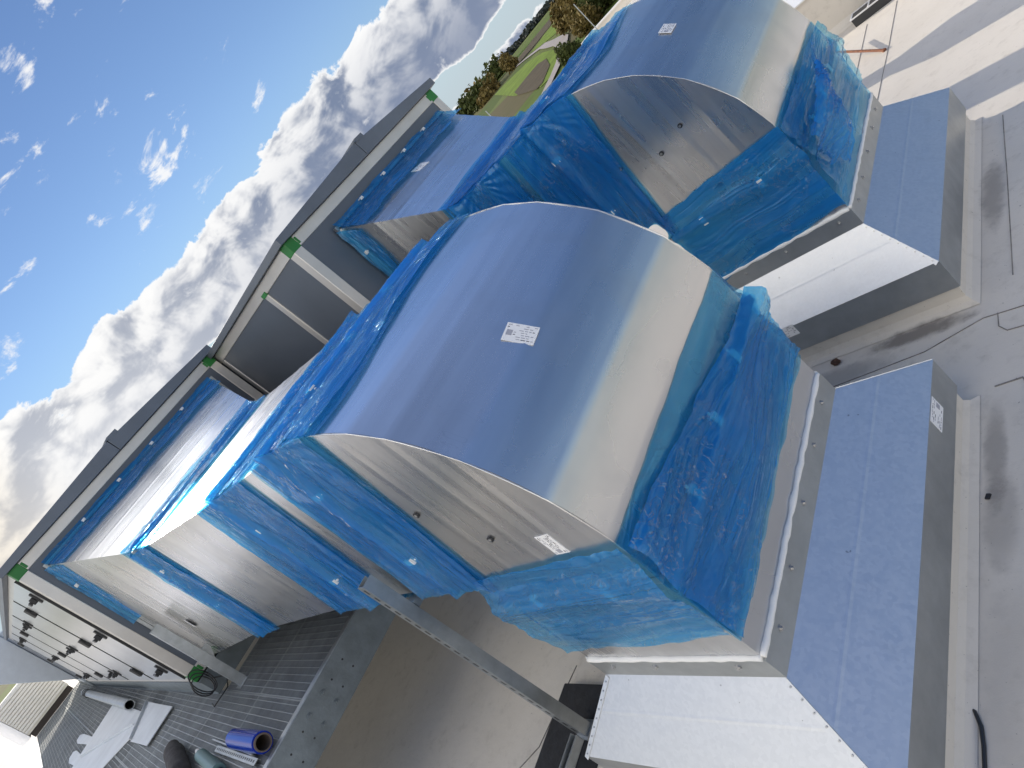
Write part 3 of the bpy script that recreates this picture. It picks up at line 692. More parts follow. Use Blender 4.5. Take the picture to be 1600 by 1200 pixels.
# ---------------------------------------------------------------- air handling units
def wall_frame(root, m, P0, du, dv, nrm, wid, hei, fw=.085):
    pass
def make_ahu(name_label, x_face, y0, y1, z0, z1, length, rz, ridge_h, group, doors, side_split, zk=2.98):
    root = empty('air_handling_unit', (x_face, y0, ZP), name_label, 'air handler', group, rz)
    inv = parent_matrix(root)
    def L(x, y, z): return inv @ Vector((x, y, z - ZP))                 # local: x from face (negative = back), y from left side
    W = y1 - y0
    def bx(m, a0, a1, b0, b1, c0, c1, mi=0):
        vs = [L(x, y, z) for z in (c0, c1) for y in (b0, b1) for x in (a0, a1)]
        m.add(vs, [(0, 2, 3, 1), (4, 5, 7, 6), (0, 1, 5, 4), (2, 6, 7, 3), (0, 4, 6, 2), (1, 3, 7, 5)], mi)
    fw = .12
    m = MB(); bx(m, -length, -.012, .012, W - .012, z0 + .01, z1 - .01); m.build('body_panel', PANEL, root)
    m = MB()                                                             # frame on the front face
    bx(m, -fw, .0, 0, fw, z0 + fw, z1 - fw); bx(m, -fw, 0, W - fw, W, z0 + fw, z1 - fw)
    bx(m, -fw, 0, fw, W - fw, z1 - fw, z1); bx(m, -fw, 0, fw, W - fw, z0, z0 + fw)
    bx(m, -length, -fw, 0, fw, z1 - fw, z1); bx(m, -length, -fw, 0, fw, z0, z0 + fw)
    for x in side_split: bx(m, x - .05, x + .05, -.002, fw, z0 + fw, z1 - fw)
    m.build('aluminium_frame', FRAME, root, bevel=.006)
    for z in (z0, z1 - fw):
        for y in (0, W - fw):
            m = MB(); c = .004
            bx(m, -fw - c, c, y - c, y + fw + c, z - c, z + fw + c)
            # stepped tongue of the corner piece
            bx(m, -fw * .8, c * .7, (y + fw + c) if y == 0 else y - .035, (y + fw + .035) if y == 0 else y - c, z + .02, z + fw - .02)
            m.build('corner_cap', GREEN, root, bevel=.006)
    # roof sheets: shallow gable with a seam in the middle and an overhanging edge
    oh = .07
    m = MB()
    ztop = zk
    for (ya, yb, za, zb2) in ((-oh, W / 2 - .004, ztop, ztop + ridge_h), (W / 2 + .004, W + oh, ztop + ridge_h, ztop + .01)):
        vs = [L(x, y, z) for x in (-length - oh, oh) for y, z in ((ya, z1 + .002), (yb, z1 + .002), (yb, zb2), (ya, za))]
        m.add(vs, [(0, 1, 2, 3), (7, 6, 5, 4), (0, 4, 5, 1), (1, 5, 6, 2), (2, 6, 7, 3), (3, 7, 4, 0)])
    m.build('roof_cap', CAPR, root, bevel=.004)
    m = MB()
    bx(m, -.3, oh + .01, W / 2 - .02, W / 2 + .02, ztop + ridge_h + .001, ztop + ridge_h + .018)
    bx(m, -length, oh + .006, W / 2 + .02, W / 2 + .16, ztop + ridge_h - .01, ztop + ridge_h + .03)
    m.build('ridge_strip', CAPR, root)
    m = MB(); bx(m, -length, .03, .01, W, ZP + .012, z0 - .012)
    bx(m, -length, .05, .0, W, z0 - .03, z0 - .012); bx(m, -length, .05, .0, W, ZP + .002, ZP + .012)
    m.build('base_frame', BEAM, root)
    # doors on the left side
    for (x0, x1, hx) in doors:
        m = MB(); bx(m, x0, x1, -.022, .011, z0 + .10, z1 - .09); dr = m.build('door', DOOR, root, bevel=.004)
        for xx in (x0 - .006, x1 + .006):
            s = MB(); bx(s, xx - .006, xx + .006, -.024, .012, z0 + .10, z1 - .09); s.build('door_gasket', BLACK, root)
        for z in (z1 - .35, (z0 + z1) / 2, z0 + .35):
            h = MB()                                                    # lever handle: base plate, hub and lever
            bx(h, hx - .045, hx + .045, -.045, -.023, z - .08, z + .08); bx(h, hx - .03, hx + .03, -.09, -.046, z - .04, z + .04)
            bx(h, hx - .14, hx + .025, -.115, -.091, z - .022, z + .022)
            h.build('handle', BLACK, dr, bevel=.006)
            h = MB(); h2 = x1 if hx < (x0 + x1) / 2 else x0
            bx(h, h2 - .05, h2 + .05, -.045, -.0245, z - .06, z + .0); h.tube([L(h2, -.05, z - .08), L(h2, -.05, z + .08)], .02, 8)
            h.build('hinge', BLACK, dr)
    return root
A = make_ahu('left air handler, row of doors with black handles along its side', XA_, -.585, 2.63, .68, 2.90, 13.6, R(1.1), .09,
             'air handling units', [(-2.25, -.17, -.38), (-4.8, -2.4, -4.62), (-7.4, -4.98, -5.25), (-9.95, -7.55, -9.75), (-12.4, -10.15, -10.35)], [])
B = make_ahu('right air handler standing forward, two dark panels on its side', XB_, 2.665, 5.72, .68, 2.83, 11.0, 0, .10, 'air handling units', [], [-1.0, -3.05], 2.905)
# small green clip on the middle post of the forward unit
m = MB(); m.box(-4.06, -3.94, 2.655, 2.70, 2.70, 2.745); o = m.build('corner_clip', GREEN, B)

# grey unit projecting at the far end of the left air handler
root = empty('air_handling_unit', (-20.0, -.9, ZP), 'far unit with a large grey weather hood beyond the row of doors', 'air handler', 'air handling units')
m = MB(); m.box(-27, -20.0, -.90, 2.4, .72, 3.15); m.build('body_panel', mat('blue_grey_panel', (.55, .60, .65), .45, .2, noise_amt=.05), root, bevel=.02)
m = MB(); m.prism([(-.902, .90), (-2.33, 3.22), (-2.33, 3.26), (-.902, 3.26)], 'x', -26, -19.95); m.build('weather_hood', MATS['blue_grey_panel'], root, bevel=.01)
m = MB(); m.box(-26.9, -20.05, -.86, 2.3, ZP, .715); m.build('base_frame', BEAM, root)

# ---------------------------------------------------------------- walkway: steel beam and grating panels
root = empty('steel_beam', (-3.05, -1, ZR), 'galvanised edge beam with bolts along the front of the walkway', 'beam')
m = MB()
m.box(-3.010, -3.0, -7, 6.5, .075, .405); m.box(-3.10, -3.010, -7, 6.5, .365, .374); m.box(-3.10, -3.010, -7, 6.5, .075, .084)
m.build('web', BEAM, root)
m = MB(); m.box(-3.085, -3.012, -7, 6.5, .376, .412); m.build('toe_angle', STEEL, root, bevel=.003)
for (y, z) in ((-.422, .311), (-.43, .172), (-.612, .315), (-.612, .174)):
    m = MB(); m.tube([(-3.001, y, z), (-2.985, y, z)], .021, 6); m.tube([(-2.985, y, z), (-2.972, y, z)], .011, 8); m.build('bolt', BEAM, root)
m = MB()
for (y, z) in ((-.142, .305), (-.143, .195), (-.311, .30), (-.313, .188), (-.728, .299), (-.726, .19), (-.896, .292), (-.9, .18), (-1.1, .29), (-1.1, .18)):
    m.tube([(-3.001, y, z), (-2.9992, y, z)], .009, 10)
m.build('bolt_hole', BLACK, root)
for y in (-2.2, 1.2, 4.6):
    m = MB(); m.box(-3.09, -3.01, y - .05, y + .05, ZR, .074); m.box(-3.14, -2.98, y - .1, y + .1, ZR, ZR + .012); m.build('leg', BEAM, root)
xsplit = [-3.09, -4.37, -5.77, -7.4, -9.0, -10.6, -12.2, -13.8, -15.4, -17.0, -18.6, -20.2, -21.8, -23.4, -25.0, -26.6, -27.7]
ysplit = [(-2.76, -1.645), (-1.64, -.535), (-.53, 1.3)]
idx = 0
for i in range(len(xsplit) - 1):
    x1, x0 = xsplit[i] - .004, xsplit[i + 1] + .004
    for r, (y0, y1) in enumerate(ysplit):
        if r == 2 and x0 < -6.1: continue
        root = empty('grating_panel', ((x0 + x1) / 2, (y0 + y1) / 2, ZP - .06), 'walkway grating %s' % (
            ['in the outer row', 'along the doors', 'under the near duct'][r]), 'grating', 'grating panels of the walkway')
        m = MB()
        t = .010
        for (a, b, c, d) in ((x0, x1, y0, y0 + t), (x0, x1, y1 - t, y1), (x0, x0 + t, y0 + t, y1 - t), (x1 - t, x1, y0 + t, y1 - t)): m.box(a, b, c, d, ZP - .055, ZP + .001)
        m.build('edge_bar', GRATL, root)
        m = MB(); y = y0 + .07
        while y < y1 - .03: m.box(x0 + t, x1 - t, y - .003, y + .003, ZP - .05, ZP - .001); y += .066
        m.build('bearing_bars', GRATL, root)
        m = MB(); dxx = .024 if x1 > -8 else .05; x = x0 + .03
        while x < x1 - .02: m.box(x - .004, x + .004, y0 + t, y1 - t, ZP - .05, ZP - .0025); x += dxx
        m.build('cross_bars', GRAT, root)
        idx += 1
# give every panel its own words
names = ['nearest the edge beam', 'second from the edge beam', 'third from the edge beam', 'fourth from the edge beam', 'fifth from the edge beam', 'sixth from the edge beam',
         'seventh from the edge beam', 'eighth from the edge beam', 'ninth from the edge beam', 'tenth from the edge beam', 'beside the start of the end unit', 'second along the end unit', 'third along the end unit', 'fourth along the end unit', 'next to last before the louvred box', 'last before the louvred box']
for o in bpy.data.objects:
    if o.name.startswith('grating_panel'):
        k = min(range(len(xsplit) - 1), key=lambda i: abs((xsplit[i] + xsplit[i + 1]) / 2 - o.location.x)); o['label'] = o['label'] + ', ' + names[k]

# ---------------------------------------------------------------- support struts
def strut(label, x, y, z0, z1, w, foot, slots=True):
    root = empty('support_strut', (x, y, z0), label, 'strut', 'slotted channel struts')
    m = MB(); t = .006
    m.box(x - w, x + w, y - w, y - w + t, z0, z1); m.box(x + w - t, x + w, y - w + t, y + w, z0, z1); m.box(x - w, x - w + t, y - w + t, y + w, z0, z1)
    m.build('channel', STEEL, root)
    if slots:
        m = MB(); z = z0 + .06
        while z < z1 - .05: m.box(x - .011, x + .011, y - w - .0008, y - w + .001, z, z + .042); z += .075
        m.build('slots', BLACK, root)
    return root
s1 = strut('long slotted steel strut from black foot pad up beside the near duct', -1.03, -.085, ZR + .11, 1.06, .042, True)
m = MB(); m.prism([(-1.50, ZR), (-.93, ZR), (-1.0, ZR + .10), (-1.43, ZR + .10)], 'y', -.50, .22); m.build('foot_pad', RUBBER, s1, bevel=.01)
m = MB(); m.box(-1.09, -.97, -.15, -.02, ZR + .101, ZR + .110); m.box(-1.05, -1.04, -.40, -.15, ZR + .101, ZR + .19); m.box(-1.02, -1.01, -.40, -.15, ZR + .101, ZR + .17); m.build('base_plate', STEEL, s1)
m = MB(); m.box(-1.07, -.985, -.04, 1.7, .70, .752); m.build('cross_rail', STEEL, s1)
s2 = strut('short steel strut standing on the grating before the left air handler', -5.27, -.42, ZP + .008, 1.47, .05, False, False)
m = MB(); m.box(-5.36, -5.18, -.50, -.32, ZP + .003, ZP + .009); m.build('base_plate', STEEL, s2)
m = MB(); m.prism([(-.36, .95), (-.25, .95), (-.36, .78)], 'x', -5.32, -5.31); m.build('gusset', STEEL, s2)

# ---------------------------------------------------------------- things lying on the walkway
root = empty('film_roll', (-3.55, -.9, ZP), 'shiny dark blue roll of film on a cardboard core, lying on the grating', 'film roll')
a, b = Vector((-3.95, -.945, ZP + .088)), Vector((-3.17, -.91, ZP + .088)); r = .083
def hollow(m, a, b, ro, ri, n=28):
    d = (b - a).normalized(); s_ = d.cross(Vector((0, 0, 1))).normalized(); t_ = d.cross(s_)
    def ring(c, rr): return [c + (s_ * math.cos(2 * math.pi * k / n) + t_ * math.sin(2 * math.pi * k / n)) * rr for k in range(n)]
    m.loft([ring(a, ri), ring(a, ro), ring(b, ro), ring(b, ri), ring(a, ri)], cap=False)
m = MB(); hollow(m, a, b, r, r - .014); m.build('film_winding', BLUEROLL, root, smooth=40)
m = MB(); hollow(m, a - (b - a) * .015, b + (b - a) * .03, r - .0145, r - .026); m.build('core', CARD, root, smooth=40)

def flat_sheet(name, label, cat, pts, z, t, mt, group=None, lip=None):
    m = MB(); m.prism(pts, 'z', z, z + t)
    if lip:                     # turned-up edge along one side
        (x0, y0), (x1, y1) = lip; d = Vector((x1 - x0, y1 - y0, 0)); n_ = Vector((-d.y, d.x, 0)).normalized() * .006
        c = Vector(((x0 + x1) / 2, (y0 + y1) / 2, z + t + .021)); m.obox(c, d / 2, n_, (0, 0, .02))
    o = m.build(name, mt, None, bevel=.002); return tag(o, label, cat, group)
gl = 'metal offcuts on the grating'
flat_sheet('metal_sheet', 'longest pale metal sheet lying across the walkway grating', 'metal sheet', [(-13.4, -2.25), (-14.1, -1.06), (-13.2, -1.02), (-9.2, -1.0), (-9.6, -1.4), (-10.2, -1.9), (-10.5, -2.3)], ZP + .006, .012, LIGHTP, gl, ((-13.2, -2.0), (-10.0, -1.2)))
flat_sheet('metal_sheet', 'square pale metal sheet lying over the longest sheet', 'metal sheet', [(-10.05, -.86), (-7.92, -.83), (-7.86, -1.33), (-9.2, -1.39)], ZP + .024, .014, LIGHTP, gl, ((-10.0, -.87), (-9.2, -1.37)))
flat_sheet('metal_sheet', 'upper small grey offcut with cut corners beyond the sheets', 'offcut', [(-15.8, -1.80), (-15.3, -1.74), (-13.4, -1.66), (-13.35, -1.79), (-15.2, -1.93), (-15.7, -1.91)], ZP + .006, .01, LIGHTP, gl)
flat_sheet('metal_sheet', 'lower small grey offcut with cut corners beyond the sheets', 'offcut', [(-14.9, -2.06), (-14.5, -2.0), (-12.6, -1.96), (-12.6, -2.12), (-14.3, -2.22), (-14.8, -2.18)], ZP + .006, .01, LIGHTP, gl)
flat_sheet('metal_sheet', 'pale blue square plate at the outer end of the sheets', 'offcut', [(-13.2, -2.5), (-12.0, -2.28), (-11.2, -2.40), (-12.2, -2.66)], ZP + .006, .01, LIGHTP, gl)
def slotted(label, x0, x1, y0, y1):
    m = MB(); d = Vector((x1 - x0, y1 - y0, 0)); n_ = Vector((-d.y, d.x, 0)).normalized(); c = Vector(((x0 + x1) / 2, (y0 + y1) / 2, ZP + .03))
    m.obox(c, d / 2, n_ * .025, (0, 0, .003)); m.obox(c + n_ * .026 - Vector((0, 0, .012)), d / 2, n_ * .002, (0, 0, .012)); m.obox(c - n_ * .026 - Vector((0, 0, .012)), d / 2, n_ * .002, (0, 0, .012))
    k = int(d.length / .06)
    for i in range(1, k): m.obox(c + d * (i / k - .5) + Vector((0, 0, .0035)), d.normalized() * .014, n_ * .01, (0, 0, .001), 1)
    return tag(m.build('slotted_rail', [STEEL, BLACK]), label, 'rail', 'slotted rails by the film roll')
slotted('perforated rail beside the film roll, slots facing up', -4.6, -3.25, -1.06, -1.04)
m = MB(); m.box(-4.85, -3.4, -1.012, -1.0, ZP + .005, ZP + .05); tag(m.build('metal_strip', STEEL), 'thin metal strip standing on edge between film roll and perforated rail', 'metal strip')
# caulking gun in a dark cloth bag
root = empty('caulking_gun', (-4.4, -1.25, ZP), 'green caulking gun with white nozzle lying by the slotted rail', 'caulking gun')
m = MB(); m.tube([(-4.75, -1.16, ZP + .08), (-3.9, -1.2, ZP + .08)], .06, 14); m.build('barrel', mat('green_grey_plastic', (.10, .19, .19), .35), root, smooth=40)
m = MB(); m.tube([(-4.78, -1.16, ZP + .08), (-4.98, -1.14, ZP + .085)], [.045, .02], 12); m.build('nozzle', WHITE, root, smooth=40)
m = MB(); m.tube([(-3.88, -1.2, ZP + .08), (-3.7, -1.28, ZP + .04)], .035, 10); m.box(-3.95, -3.8, -1.3, -1.2, ZP + .02, ZP + .06); m.build('grip', BLACK, root)
m = MB(); pts = [(-6.2 + .09 * i, -1.20 - .012 * i + .03 * nz(i * .6), ZP + .09) for i in range(14)]; m.tube(pts, [.04 + .06 * math.sin(min(1, i / 4) * 1.5) + .015 * nz(i * .9, 3) for i in range(14)], 14)
tag(m.build('tool_bag', mat('dark_cloth', (.05, .047, .05), .85, noise_amt=.3, nscale=20, bump=.01, bscale=18), smooth=True), 'dark crumpled cloth tool bag lying behind the caulking gun', 'bag')
root = empty('tube', (-16, -1.05, ZP), 'silver pipe lying along the foot of the doors', 'pipe')
m = MB(); hollow(m, Vector((-21.0, -1.09, ZP + .10)), Vector((-11.2, -.99, ZP + .10)), .085, .07); m.build('pipe', STEEL, root, smooth=40)
for x in (-20.5, -20.0, -19.6): 
    m = MB(); hollow(m, Vector((x, -1.085, ZP + .10)), Vector((x + .12, -1.084, ZP + .10)), .10, .086); m.build('joint_ring', BLACK, root, smooth=40)
root.name = 'metal_pipe'
# cable coil at the corner of the left unit
m = MB()
for k in range(3):
    pts = [(-5.86 + .012 * k, -.60 + .02 * k + .09 * math.cos(t * .35), ZP + .22 + .02 * k + (.13 + .02 * k) * math.sin(t * .35)) for t in range(19)]
    m.tube(pts, .007, 6)
pts = [(-5.86, -.50, ZP + .2), (-5.80, -.40, ZP + .08), (-5.7, -.5, ZP + .02), (-5.75, -.72, ZP + .015), (-5.9, -.70, ZP + .02)]
m.tube(pts, .008, 6)
tag(m.build('cable_coil', BLACK, smooth=True), 'black cable looped at the lower corner of the left air handler', 'cable')

# ---------------------------------------------------------------- roof clutter
m = MB(); pts = [(1.262, .215, ZR + .006), (1.275, .20, ZR + .009), (1.30, .14, ZR + .009), (1.31, .06, ZR + .009), (1.315, -.06, ZR + .009), (1.30, -.3, ZR + .009)]
m.tube(pts, [.003, .008, .009, .009, .009, .009], 8); tag(m.build('cable', BLACK, smooth=True), 'thin black cable end lying on the roof by the near hood', 'cable')
def lump(name, label, cat, c, r, mt, sq=.6):
    bm = bmesh.new(); bmesh.ops.create_icosphere(bm, subdivisions=3, radius=1)
    for v in bm.verts:
        k = 1 + .35 * noise.noise(v.co * 1.7 + Vector(c)); v.co = Vector((v.co.x * r * k, v.co.y * r * k * .8, v.co.z * r * sq * k)) + Vector(c)
    me = bpy.data.meshes.new(name); bm.to_mesh(me); bm.free(); me.materials.append(mt); me.shade_smooth()
    o = bpy.data.objects.new(name, me); C.objects.link(o); return tag(o, label, cat)
lump('rusty_lump', 'brown rusty lump on the roof between the two hoods', 'debris', (.31, 2.70, ZR + .02), .036, BROWN)
m = MB(); m.obox((1.327, 1.278, ZR + .008), (.004, .014, 0), (.010, -.002, 0), (0, 0, .005)); tag(m.build('scrap', BLACK), 'small black scrap on the roof in front of the near hood', 'debris')
m = MB(); m.tube([(-.46, 8.57, ZR + .18), (.22, 7.87, ZR + .014)], .016, 8); m.tube([(.215, 7.875, ZR + .012), (.235, 7.855, ZR + .01)], .024, 8)
tag(m.build('rusty_rod', RUST), 'rusty brown rod resting on the bright roof beyond the far hood', 'rod')
# low clad wall across the roof beyond the far duct, small dark vent box in front of it
root = empty('parapet_wall', (-1.2, 10.4, ZR), 'low membrane clad wall with white top beyond the far duct', 'wall')
m = MB(); m.box(-6.5, 5.5, 9.72, 11.2, ZR, -.17); m.build('wall', ROOF, root)
m = MB(); m.box(-6.55, 5.55, 9.69, 11.25, -.168, -.15); m.build('coping', mat('white_coping', (.8, .8, .78), .5), root)
m = MB(); m.prism([(9.72, ZR + .10), (9.72, ZR + .002), (9.60, ZR + .002), (9.66, ZR + .03)], 'x', -6.5, 5.5); m.build('cant_strip', ROOF, root)
root = empty('vent_box', (-.05, 9.5, ZR), 'small dark louvred vent box with white rim in front of the low wall', 'vent')
m = MB(); m.box(-.30, .20, 9.36, 9.58, ZR, ZR + .12); m.build('casing', GLASSY, root)
m = MB(); m.box(-.31, .21, 9.35, 9.37, ZR + .115, ZR + .13); m.box(-.31, .21, 9.57, 9.59, ZR + .115, ZR + .13); m.box(-.31, -.29, 9.37, 9.57, ZR + .115, ZR + .13); m.box(.19, .21, 9.37, 9.57, ZR + .115, ZR + .13); m.box(-.07, -.05, 9.37, 9.57, ZR + .115, ZR + .13)
m.build('rim', mat('white_rim', (.75, .75, .75), .5), root)
# unseen stacks added behind the far duct to cast shadow bands on the roof
root = empty('shadow_stack', (-2.0, 6.22, ZR), 'round sheet metal stack added unseen behind the far duct to shade the roof', 'vent')
m = MB(); m.tube([(-2.0, 6.24, ZR), (-2.0, 6.24, .95)], .29, 32); m.build('pipe', SHEET, root, smooth=40)
root = empty('shadow_stack', (-1.4, 7.6, ZR), 'narrow stack with wide cowl added unseen behind the far duct for its shadow', 'vent')
m = MB(); m.tube([(-1.4, 7.6, ZR), (-1.4, 7.6, -.1)], .17, 24); m.build('pipe', SHEET, root, smooth=40)
m = MB(); m.tube([(-1.4, 7.6, -.09), (-1.4, 7.6, .1), (-1.4, 7.6, .5)], [.2, .36, .36], 24); m.build('cowl', SHEET, root, smooth=40)

# far roof edge: parapet, rods
root = empty('parapet_wall', (-20, 49, ZR), 'cream roof edge parapet far behind the ducts', 'wall')
m = MB(); m.box(-26.5, 48, 49.0, 49.9, ZR, -.35); m.build('wall', mat('cream_wall', (.74, .70, .62), .6, noise_amt=.04), root)
m = MB(); m.box(-26.6, 48, 48.9, 50.0, -.349, -.25); m.build('coping', mat('cream_coping', (.80, .78, .72), .5), root)
for (x, lab) in ((-21.6 - 5, 'lightning rod on the far parapet, left one of two'), (-24.6, 'lightning rod on the far parapet, right one of two')):
    m = MB(); yy = 35.6 if x < -26 else 48.4; m.tube([(x, yy, ZR), (x, yy, 2.0)], .035, 6); m.tube([(x, yy, ZR), (x, yy, ZR + .2)], .3, 10); tag(m.build('lightning_rod', GRATL), lab, 'rod', 'lightning rods')
m = MB(); m.tube([(-19.0, 46.5, ZR), (-19.0, 46.5, 1.4)], .14, 8); m.tube([(-19.3, 46.5, .9), (-18.7, 46.5, .9)], .1, 8); tag(m.build('rusty_post', RUST), 'rusty brown post near the far parapet', 'post')

# ---------------------------------------------------------------- buildings beyond the walkway end
root = empty('louvre_box', (-28, -2, ZP), 'pale louvred box with rounded white end beyond the walkway', 'louvre box')
m = MB(); m.box(-31, -27.75, -2.85, -1.07, ZP + .22, 1.96); m.build('wall', WALLP, root)
m = MB()
for k in range(12): m.prism([(-27.749, .72 + k * .103), (-27.69, .70 + k * .103), (-27.70, .775 + k * .103), (-27.749, .80 + k * .103)], 'y', -2.84, -1.08)
m.build('louvre', WALLP, root)
m = MB(); m.box(-30.9, -27.78, -2.8, -1.1, ZP, ZP + .215); m.build('plinth', mat('dark_plinth', (.05, .04, .035), .8), root)
m = MB(); m.loft([[(-27.72 - 1.6 + 1.6 * math.cos(t), -2.86 - .42 * math.sin(t), z) for t in [math.pi * k / 14 for k in range(15)]] for z in (ZP + .12, ZP + .3, 1.5, 1.93)], cap=True); m.build('rounded_end', WHITEP, root, smooth=40)
m = MB(); m.loft([[(x, y, ZR + .3 + h + .12 * nz(x * .5, y * .4)) for x in (-38, -34, -30, -27, -24, -21, -18, -15)] for y, h in ((-16, .0), (-10, .25), (-5, .3), (-3.3, .1))], cap=False, closed=False)
tag(m.build('tarpaulin', WHITEP, smooth=True), 'bright white tarpaulin spread on the roof past the walkway edge', 'tarpaulin')

# ---------------------------------------------------------------- landscape
def terr(x, y):
    r = math.hypot(x, y); return -17 + min(max((r - 250) / 1750, 0), 1) * 50 + 3 * nz(x * .002, y * .002) * min(1, max(0, (r - 500) / 800))
m = MB(); rings = [0, 60, 120, 200, 250, 320, 400, 500, 620, 760, 920, 1100, 1300, 1550, 1800, 2100, 2600, 3500, 5000, 7000]; NA = 180
vs = []
for r in rings:
    for k in range(NA):
        a = 2 * math.pi * k / NA; vs.append((r * math.cos(a), r * math.sin(a), terr(r * math.cos(a), r * math.sin(a)) if r <= 2100 else 33 - (r - 2100) * .03))
fs = []
for i in range(len(rings) - 1):
    for k in range(NA): j = (k + 1) % NA; fs.append((i * NA + k, i * NA + j, (i + 1) * NA + j, (i + 1) * NA + k))
m.add(vs, fs)
def field_fn(n, b, gg, t):
    v = n.nodes.new('ShaderNodeTexVoronoi'); v.inputs['Scale'].default_value = .0035; n.links.new(t, v.inputs['Vector'])
    s_ = gg.sep(v.outputs['Color'])[0]
    c = gg.ramp(s_, (0., (.07, .10, .022)), (.35, (.10, .15, .025)), (.6, (.11, .095, .045)), (1., (.13, .17, .04)))
    c = gg.mix(gg.ss(gg.noise(t, .05, 5, .6), .4, .7, 0, .4), c, (.06, .08, .02)); n.links.new(c, b.inputs['Base Color'])
o = m.build('ground', mat('fields', (.1, .13, .03), .9, spec=.1, fn=field_fn), smooth=True); tag(o, kind='structure')
def patch(name, pts, mt, dz):
    bm = bmesh.new(); vs = [bm.verts.new((x, y, 0)) for x, y in pts]; bm.faces.new(vs)
    bmesh.ops.triangulate(bm, faces=bm.faces); 
    for _ in range(4): bmesh.ops.subdivide_edges(bm, edges=[e for e in bm.edges if e.calc_length() > 18], cuts=1, use_grid_fill=False); bmesh.ops.triangulate(bm, faces=bm.faces)
    for v in bm.verts: v.co.z = terr(v.co.x, v.co.y) + dz
    for f in bm.faces:
        if f.normal.z < 0: f.normal_flip()
    me = bpy.data.meshes.new(name); bm.to_mesh(me); bm.free(); me.materials.append(mt); o = bpy.data.objects.new(name, me); C.objects.link(o)
    return tag(o, kind='structure')
GR = mat('bright_meadow', (.14, .205, .028), .9, spec=.1, noise_amt=.3, nscale=.05)
PL = mat('ploughed_earth', (.085, .07, .045), .95, spec=.1, noise_amt=.25, nscale=.1)
RD = mat('pale_road', (.33, .30, .28), .85, spec=.2, noise_amt=.1, nscale=.1)
patch('meadow', [(-281, 451), (-339, 529), (-418, 623), (-515, 707), (-560, 735), (-311, 424), (-216, 316), (-200, 310), (-216, 345), (-243, 390)], GR, .35)
patch('ploughed_field', [(-327, 449), (-290, 399), (-223, 322), (-218, 322), (-238, 369), (-280, 436), (-310, 469), (-322, 465)], PL, .6)
patch('ploughed_field', [(-433, 791), (-489, 836), (-503, 814), (-515, 790), (-536, 790), (-645, 922), (-640, 1010), (-586, 1042)], PL, .6)
patch('meadow', [(-300, 600), (-327, 591), (-343, 591), (-337, 564), (-407, 641), (-474, 723), (-491, 795), (-440, 800), (-400, 780)], GR, .35)
def road(pts, wd):
    m = MB(); rows = []
    for i, p in enumerate(pts):
        a = Vector((*pts[max(i - 1, 0)], 0)); b = Vector((*pts[min(i + 1, len(pts) - 1)], 0)); d = (b - a).normalized(); n_ = Vector((-d.y, d.x, 0)) * wd[i]
        c = Vector((*p, 0)); rows.append([(q.x, q.y, terr(q.x, q.y) + .9) for q in (c + n_, c, c - n_)])
    m.loft(rows, cap=False, closed=False); return tag(m.build('road', RD), kind='structure')
cl = [(-640, 905), (-560, 805), (-470, 705), (-425, 652), (-380, 600), (-330, 530), (-285, 470), (-255, 424), (-235, 386), (-216, 348), (-203, 316), (-196, 296), (-190, 280)]
road(cl, [2, 2.4, 2.8, 3.2, 3.6, 4.2, 5.2, 5.2, 4.2, 3.6, 3.4, 3.4, 3.4])

# ---- trees: trunk with limbs and a crown of many leaf clumps
def leafm(name, a, b):
    def fn(n, bs, gg, t):
        oi = n.nodes.new('ShaderNodeObjectInfo'); c = gg.ramp(gg.noise(t, .6, 4, .7), (.3, a), (.7, b)); n.links.new(c, bs.inputs['Base Color'])
    return mat(name, a, .8, spec=.15, fn=fn)
BARK = mat('bark', (.07, .055, .045), .9)
L1 = leafm('autumn_leaves', (.10, .09, .035), (.22, .155, .05)); L2 = leafm('green_leaves', (.045, .062, .02), (.10, .115, .035)); L3 = leafm('yellow_leaves', (.16, .12, .02), (.24, .17, .04))
def tree(name, label, x, y, h, rad, mt, group, n=700, leaf=None, low=.15):
    z0 = terr(x, y) - .5; rr = random.Random(int(x * 13 + y * 7)); root = empty(name, (x, y, z0), label, 'tree', group)
    m = MB(); m.tube([(x, y, z0), (x + rad * .05, y, z0 + h * .35), (x, y + rad * .06, z0 + h * .8)], [h * .028, h * .02, h * .005], 7)
    for k in range(6):
        a = rr.uniform(0, 6.28); zz = z0 + h * rr.uniform(.25, .6); m.tube([(x, y, zz), (x + math.cos(a) * rad * .7, y + math.sin(a) * rad * .7, zz + h * .22)], [h * .011, h * .003], 5)
    m.build('trunk', BARK, root)
    m = MB(); lobes = [(rr.uniform(-.6, .6) * rad, rr.uniform(-.6, .6) * rad, h * rr.uniform(low + .1, .82), rad * rr.uniform(.35, .62)) for _ in range(9)]
    s = leaf or rad * .11
    for _ in range(n):
        lx, ly, lz, lr = rr.choice(lobes); d = Vector((rr.gauss(0, 1), rr.gauss(0, 1), rr.gauss(0, 1))).normalized() * lr * rr.uniform(.55, 1.08)
        c = Vector((x + lx + d.x, y + ly + d.y, z0 + lz + d.z)); q = Vector((rr.gauss(0, 1), rr.gauss(0, 1), rr.gauss(0, 1))).normalized(); q2 = q.orthogonal().normalized(); q3 = q.cross(q2)
        k = s * rr.uniform(.6, 1.5); m.add([c + q2 * k, c + q3 * k * .7, c - q2 * k, c - q3 * k * .7], [(0, 1, 2, 3)])
    m.build('crown', mt, root); return root
tg = 'trees beyond the roof edge'
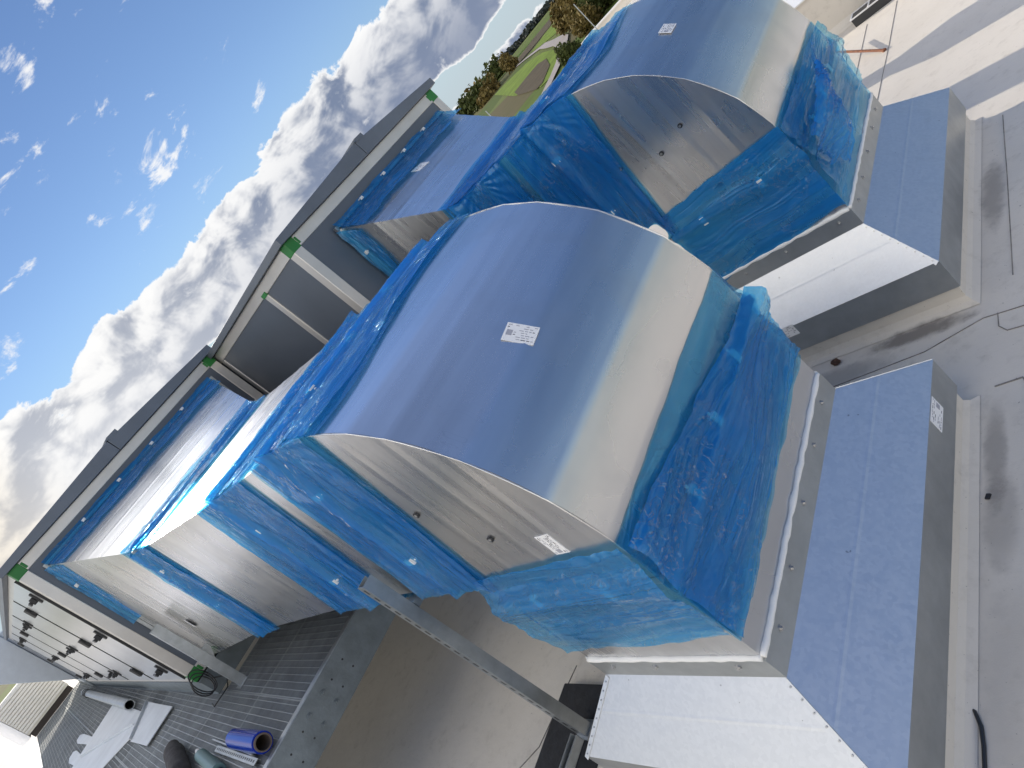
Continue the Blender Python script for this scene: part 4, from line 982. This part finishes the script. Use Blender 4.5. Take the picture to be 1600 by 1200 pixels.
near = [(-255, 455, 30, 17, L1), (-225, 432, 34, 17, L1), (-205, 385, 30, 15, L1), (-178, 345, 30, 14, L2), (-196, 420, 36, 19, L1), (-166, 400, 36, 18, L2), (-172, 445, 40, 22, L2), (-230, 500, 38, 22, L1), (-140, 395, 38, 20, L3),
        (-275, 540, 30, 18, L2), (-150, 330, 24, 12, L1), (-120, 360, 34, 18, L1)]
near += [(-182, 300, 12, 8, L2), (-180, 326, 20, 10, L1), (-178, 372, 30, 15, L2), (-200, 445, 34, 17, L1)]
txt = ['russet tree nearest the road bend', 'brown tree just right of the road bend', 'brown tree close behind the far duct film', 'dark tree low behind the far duct film', 'tall russet tree in the middle of the clump', 'dark green tree in the middle of the clump',
       'broad dark tree at the top of the clump', 'broad brown tree behind the clump by the meadow', 'yellow tree next to the far parapet', 'dark tree at the meadow edge above the clump', 'low brown tree just over the roof edge', 'russet tree over the far parapet', 'low dark shrub nearest the roof edge', 'olive shrub by the near end of the road', 'dark bush low in the clump by the roof edge', 'brown tree filling the clump behind the road']
for (x, y, h, r, mt), tx in zip(near, txt): tree('autumn_tree', tx, x, y, h * .62, r * .9, mt, tg, 2200, r * .07)
tree('lone_tree', 'lone rounded tree standing by the road in the fields', -560, 800, 22, 15, L1, 'trees in the fields', 900)
k = 0
for (x, y, h, r, mt, tx) in ((-640, 820, 30, 26, L2, 'dark bushy tree at the left end of the field hedge'), (-690, 860, 34, 30, L2, 'dark tree second in the field hedge'), (-740, 960, 36, 30, L1, 'brown tree in the field hedge'), (-600, 775, 22, 20, L1, 'low brown tree in front of the field hedge'), (-760, 1040, 36, 30, L2, 'dark tree last in the field hedge')):
    tree('hedge_tree', tx, x, y, h * .6, r, mt, 'trees in the fields', 900)
# far wood along the skyline, one mass
m = MB(); rr = random.Random(3)
for _ in range(9000):
    a = R(rr.uniform(100, 140)); d = rr.uniform(1950, 2250); x, y = d * math.cos(a), d * math.sin(a); hh = 10 + 16 * (noise.noise((math.degrees(a) * .5, 0, 0)) + .3)
    if hh < 3: continue
    c = Vector((x, y, 33 + rr.random() * hh)); s_ = rr.uniform(3, 7); q = Vector((rr.gauss(0, 1), rr.gauss(0, 1), rr.gauss(0, 1))).normalized(); q2 = q.orthogonal().normalized(); q3 = q.cross(q2)
    m.add([c + q2 * s_, c + q3 * s_, c - q2 * s_, c - q3 * s_], [(0, 1, 2, 3)])
tag(m.build('distant_wood', leafm('far_leaves', (.035, .045, .045), (.06, .07, .06))), kind='stuff')
